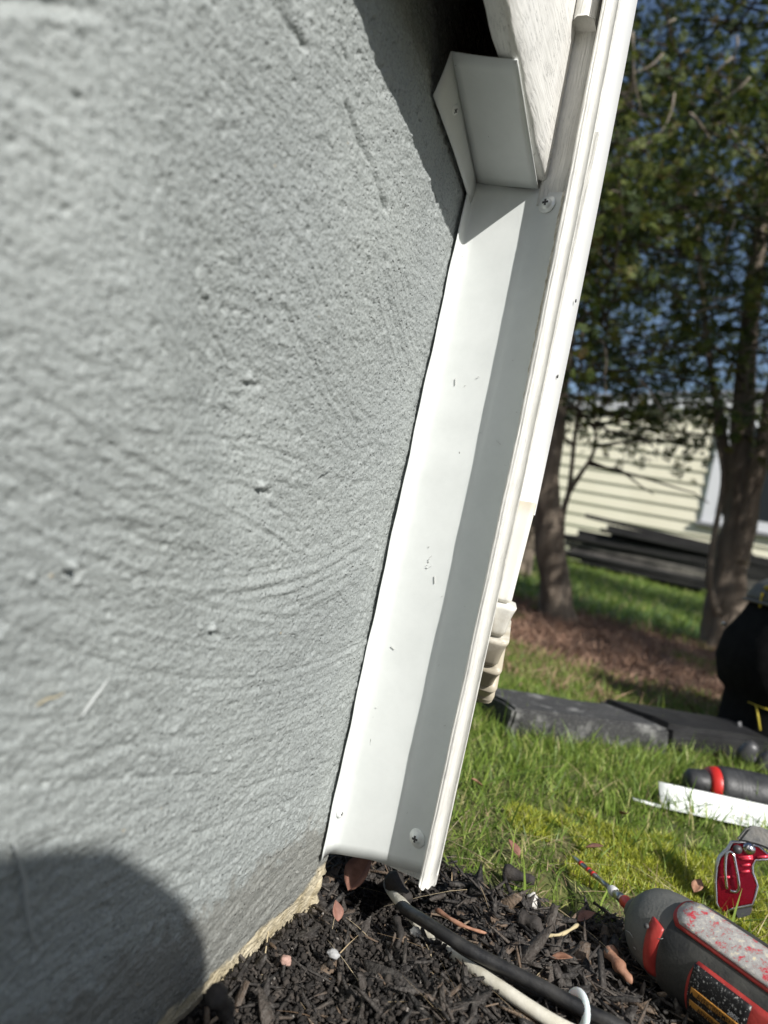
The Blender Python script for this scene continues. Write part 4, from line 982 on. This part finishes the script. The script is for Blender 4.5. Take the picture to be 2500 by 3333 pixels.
tr2 = [D(2400, 1830, 2.78), D(2440, 1650, 2.76), D(2475, 1480, 2.74), D(2505, 1300, 2.74), D(2560, 1000, 2.74), D(2650, 400, 2.8)]
tr3 = [D(2335, 2000, 2.68), D(2308, 1900, 2.66), D(2318, 1780, 2.66), D(2340, 1660, 2.67), D(2352, 1540, 2.7), D(2330, 1420, 2.75), D(2322, 1330, 2.8)]
tr4 = [D(2380, 1720, 2.84), D(2365, 1560, 2.86), D(2350, 1400, 2.88), D(2300, 1100, 2.9), D(2260, 600, 2.95)]
tree('cedar_tree', [tr1, tr2, tr3, tr4], [.084, .044, .016, .032], 'multi-stemmed evergreen with thick brown trunk right of the lumber stack', 41, [85, 34, 0, 34], .80, 3.3, 1.05, zlow)
tree('cedar_tree', [up(Vector((-.95, 4.4, 0)), (.02, 0), 3.3, seed=3)], [.07], 'evergreen deeper in the row, mostly hidden by the nearer crowns, left', 51, [80], 1.35, 3.3, 1.0, lambda c_: 3.3 > c_.z > 1.45 and mnoise.noise(c_*3.2) > -.12, 3)
tree('cedar_tree', [up(Vector((.55, 4.5, 0)), (0, .02), 3.3, seed=4)], [.08], 'evergreen deeper in the row behind the thick brown trunk', 57, [70], 1.55, 3.3, 1.0, lambda c_: 3.3 > c_.z > 1.6 and mnoise.noise(c_*3.2) > -.12, 3)
# the same row goes on beyond the right edge of the frame; its canopy dapples the litter
tree('cedar_tree', [up(Vector((1.75, 1.55, 0)), (0, 0), 3.4, seed=5)], [.09], 'evergreen of the row standing right of the frame', 61, [230], .55, 3.2, 1.35, lambda c_: c_.y > 1.42-.74*c_.z and c_.x > .27*c_.y+.1 and c_.x > .35 and mnoise.noise(c_*3.2) > -.3, 3)
tree('cedar_tree', [up(Vector((2.1, 3.5, 0)), (0, 0), 3.6, seed=6)], [.09], 'evergreen of the row standing farther right and deeper', 67, [190], .9, 3.6, 1.45, lambda c_: c_.x > .27*c_.y+.15 and mnoise.noise(c_*3.0) > -.25, 2.4)
# bare pale twigs in the near crowns
r = np.random.default_rng(77)
for i in range(16):
    px, py = r.uniform(2000, 2500), r.uniform(60, 1250); Z = r.uniform(2.2, 2.5); a = r.uniform(-2.6, -.4); L_ = r.uniform(90, 260)
    P = [D(px, py, Z)]
    for k in range(4): a += r.normal()*.3; px += math.cos(a)*L_/4; py -= math.sin(a)*L_/4; P.append(D(px, py, Z+.02*k))
    P = smooth_path(P, 3)
    props(tube('dead_twig', P, [.0042*(1-.7*j/len(P)) for j in range(len(P))], m_twig, None, 6), 'bare pale twig poking out of the evergreen foliage', 'twig', 'bare twigs among the evergreens')

# ------------------------------------------------------------------ neighbour's house
def hp(u_, z, off=0.0):                                   # point of the neighbour's wall plane at lateral angle u_
    s = (2.85-u_/2222*7.5)/(u_/2222+1.55); Lc = 2.85-1.55*s; Z = 7.5+s; p_ = Fv*Z+R0*Lc; p_.z = z; return p_
hd_ = (hp(1087, 0)-hp(474, 0)).normalized(); hn = Vector((hd_.y, -hd_.x, 0))
O = hp(845, 0); nb_ = empty('neighbour_house', O, 'cream lap-sided neighbouring house beyond the trees', 'house')
m_cream2 = noisy('cream_siding', (.80, .76, .58), (.84, .80, .62), 3, .6, 0); m_rake = mat('white_fascia', (.78, .79, .8), .5); m_shing = noisy('grey_shingle', (.2, .2, .21), (.34, .34, .35), 20, .9, .01)
def rk(x): return 1.99+.115*(x+.35)
def HPt(x, out, z): return O+hd_*x+hn*out+U0*z
V = []; Fc = []; course = .135; x0, x1 = -3.2, 4.2; z = .05; i = 0
while z < 3.2:
    zt = z+course
    for (xa, xb) in ((x0, x1),):
        V += [HPt(xa, .022, z), HPt(xb, .022, z), HPt(xb, .002, zt), HPt(xa, .002, zt), HPt(xa, .002, z), HPt(xb, .002, z)]
        Fc += [(i, i+1, i+2, i+3), (i, i+4, i+5, i+1)]; i += 6
    z = zt
link('siding', from_py(V, Fc), m_cream2, nb_)
# everything above the rake is roof, overhanging the wall
V = [HPt(x0, .07, rk(x0)), HPt(x1, .07, rk(x1)), HPt(x1, .07, rk(x1)+.14), HPt(x0, .07, rk(x0)+.14), HPt(x0, -3, rk(x0)), HPt(x1, -3, rk(x1)), HPt(x1, -3, rk(x1)+.14), HPt(x0, -3, rk(x0)+.14)]
link('fascia', from_py(V, [(0, 1, 2, 3), (0, 4, 5, 1), (3, 2, 6, 7), (1, 5, 6, 2), (0, 3, 7, 4)]), m_rake, nb_)
V = [HPt(x0, .10, rk(x0)+.142), HPt(x1, .10, rk(x1)+.142), HPt(x1, .10, rk(x1)+.175), HPt(x0, .10, rk(x0)+.175), HPt(x0, -3, rk(x0)+.142), HPt(x1, -3, rk(x1)+.142), HPt(x1, -3, rk(x1)+.175), HPt(x0, -3, rk(x0)+.175)]
link('roof', from_py(V, [(0, 1, 2, 3), (3, 2, 6, 7), (0, 4, 5, 1)]), m_shing, nb_)
bm = bmesh.new()                                          # cut the siding off above the rake
me = [o for o in nb_.children if o.name.startswith('siding')][0].data; bm.from_mesh(me)
pn = hd_*(-.115)+U0; pn.normalize(); bmesh.ops.bisect_plane(bm, geom=bm.verts[:]+bm.edges[:]+bm.faces[:], plane_co=HPt(-.35, 0, 1.99+.02), plane_no=pn, clear_outer=True)
bm.to_mesh(me); bm.free()
rotw = Matrix((hd_, hn, U0)).transposed()
xw0 = (hp(1014, 0)-O).dot(hd_)
fr = box('window', HPt(xw0+.42, .03, 1.45), (.84, .03, 1.16), m_rake, nb_, .004, rot=rotw)
box('pane', HPt(xw0+.42, .047, 1.45), (.58, .006, .94), mat('window_glass', (.03, .035, .04), .08), nb_, rot=rotw)
box('sill', HPt(xw0+.42, .045, .855), (.92, .05, .035), mat('grey_sill', (.25, .25, .26), .5), nb_, rot=rotw)
box('foundation', HPt(.5, -.02, .15), (7.4, .02, .36), noisy('grey_block', (.2, .2, .21), (.35, .35, .36), 8, .9, .004), nb_, rot=rotw)

# ------------------------------------------------------------------ lumber stack
m_plank = noisy('dark_weathered_plank', (.010, .0095, .010), (.032, .030, .029), 5, .8, .004, 30, .35, .7, (1, 1, 4))
m_plank2 = noisy('grey_weathered_plank', (.07, .065, .06), (.17, .155, .14), 6, .8, .004, 30)
r = np.random.default_rng(15); So = hp(845, 0)-Fv*1.2
def plank(x, out, z, L_, tilt, mt, label, yawp=0):
    c_ = So+hd_*x+hn*out+U0*z; R = Matrix.Rotation(yawp, 3, 'Z') @ rotw @ Matrix.Rotation(tilt, 3, 'Y')
    o = box('plank', c_, (L_, .14, .038), mt, None, .004, rot=R); return props(o, label, 'plank', 'planks stacked before the cream house')
lay = .215
for lv in range(9):
    st_ = .10*max(0, lv-4)+r.uniform(-.06, .16)
    for k in range(3):
        g_ = (lv in (2, 3) and k == 0)
        lab = 'weathered grey plank low on the front face of the lumber stack' if g_ else 'dark weathered plank in the lumber stack below the cream siding'
        plank(.30+st_+r.uniform(-.1, .2), .12-k*.17, lay+.042*lv, 3.0+r.uniform(-.25, .25), r.normal()*.010, m_plank2 if g_ else m_plank, lab, r.normal()*.02)
plank(-.25, .05, lay+.042*9+.02, 1.5, .05, m_plank, 'dark plank tilting on top of the lumber stack, left end raised', .02)
plank(-1.10, .10, .34, 1.0, -.06, m_plank, 'short dark plank end poking low out of the lumber stack, left', .08)
plank(-1.05, .10, .42, 1.0, -.10, m_plank, 'dark plank sticking out left of the lumber stack', .05)
for i, x in enumerate((-.85, -.1, .7, 1.5)):
    o = slab('concrete_block', [So+hd_*(x+a)+hn*b for a, b in ((-.22, .02), (.22, .02), (.22, -.3), (-.22, -.3))], 0, .19, noisy('shade_toned_block', (.03, .032, .037), (.09, .092, .10), 12, .9, .004) if i == 0 else bpy.data.materials['shade_toned_block'], None, None, .01, .008, seed=i)  # concrete given a dark colour that stands in for shade under the stack
    props(o, 'concrete block coloured dark as if shaded, propping up the lumber stack', 'block', 'blocks under the lumber stack')

# ------------------------------------------------------------------ the crouching photographer, whose knee shades the foot of the wall
def skin(name, joints, edges, mt, parent, sub=2):
    me = bpy.data.meshes.new('m'); me.from_pydata([j[0] for j in joints], edges, []); o = bpy.data.objects.new(name, me); C.objects.link(o)
    sk_ = o.modifiers.new('s', 'SKIN'); me.skin_vertices[0].data[0].use_root = True
    for i, j in enumerate(joints): me.skin_vertices[0].data[i].radius = (j[1], j[1])
    sb_ = o.modifiers.new('b', 'SUBSURF'); sb_.levels = sb_.render_levels = sub
    dg = bpy.context.evaluated_depsgraph_get(); m2 = bpy.data.meshes.new_from_object(o.evaluated_get(dg)); bpy.data.objects.remove(o)
    return link(name, m2, mt, parent, True)
pr = empty('person', (.45, -.45, 0), 'person crouching in blue jeans and dark shirt, holding up a phone beside the grey wall', 'person')
m_skin = noisy('skin', (.45, .28, .2), (.55, .36, .27), 40, .5, .0003, 300); m_jean = noisy('blue_denim', (.05, .07, .13), (.09, .12, .2), 40, .85, .0008, 400); m_shirt = noisy('dark_shirt', (.03, .03, .035), (.05, .05, .055), 20, .85, .001, 200); m_boot = noisy('work_boot', (.10, .06, .03), (.16, .1, .055), 30, .7, .001, 150); m_hair = mat('dark_hair', (.03, .02, .012), .7)
skin('body', [((.52, -.60, .42), .12), ((.50, -.58, .60), .125), ((.46, -.56, .76), .13), ((.43, -.53, .88), .06), ((.41, -.50, .95), .045), ((.40, -.47, 1.03), .085), ((.39, -.45, 1.09), .08),
  ((.31, -.50, .82), .055), ((.20, -.40, .60), .042), ((.11, -.21, .40), .032), ((.055, -.07, .265), .026), ((.048, -.045, .25), .026),
  ((.58, -.47, .82), .055), ((.54, -.30, .60), .042), ((.30, -.16, .42), .032), ((.085, -.05, .26), .024), ((.075, -.04, .24), .024)],
  [(0, 1), (1, 2), (2, 3), (3, 4), (4, 5), (5, 6), (2, 7), (7, 8), (8, 9), (9, 10), (10, 11), (2, 12), (12, 13), (13, 14), (14, 15), (15, 16)], m_skin, pr)
skin('shirt', [((.52, -.60, .44), .132), ((.50, -.58, .60), .138), ((.46, -.56, .76), .142), ((.43, -.53, .87), .068), ((.31, -.50, .82), .064), ((.24, -.44, .68), .056), ((.58, -.47, .82), .064), ((.56, -.36, .68), .056)], [(0, 1), (1, 2), (2, 3), (2, 4), (4, 5), (2, 6), (6, 7)], m_shirt, pr)
skin('jeans', [((.52, -.60, .42), .14), ((.44, -.42, .48), .092), ((.36, -.235, .550), .088), ((.33, -.128, .532), .088), ((.335, -.135, .41), .08), ((.345, -.20, .25), .058), ((.35, -.22, .12), .05),
  ((.68, -.45, .45), .09), ((.80, -.28, .47), .075), ((.80, -.32, .25), .058), ((.79, -.36, .12), .05)], [(0, 1), (1, 2), (2, 3), (3, 4), (4, 5), (5, 6), (0, 7), (7, 8), (8, 9), (9, 10)], m_jean, pr)
for x_, y_ in ((.35, -.22), (.79, -.36)):
    skin('boot', [((x_, y_, .13), .052), ((x_, y_-.01, .055), .05), ((x_, y_+.09, .045), .045), ((x_, y_+.17, .035), .036)], [(0, 1), (1, 2), (2, 3)], m_boot, pr)
skin('hair', [((.40, -.49, 1.09), .088), ((.40, -.52, 1.03), .075)], [(0, 1)], m_hair, pr)
def fw_(x, y, z): return Vector((0, 0, CAMH)) + X*x + Y*y - Fv*z
for k in range(4): skin('finger', [(fw_(.085-.004*k, -.035-.018*k, .024), .009), (fw_(.092, -.035-.018*k, .012), .0085), (fw_(.080-.003*k, -.035-.018*k, .001), .0075), (fw_(.064, -.035-.018*k, .001), .0065)], [(0, 1), (1, 2), (2, 3)], m_skin, pr, 1)
skin('thumb', [(fw_(.075, -.10, .03), .011), (fw_(.05, -.08, .026), .0095), (fw_(.03, -.065, .022), .008)], [(0, 1), (1, 2)], m_skin, pr, 1)
ph_ = empty('smartphone', fw_(.030, -.055, .011), 'black smartphone held up by the crouching person', 'phone')
rp = Matrix((X, Y, -Fv)).transposed()
box('phone_body', fw_(.030, -.055, .0115), (.073, .150, .009), mat('phone_black', (.02, .02, .022), .3), ph_, .0035, rot=rp)
box('screen', fw_(.030, -.055, .0165), (.068, .144, .0008), mat('phone_screen', (.01, .01, .012), .05), ph_, rot=rp)
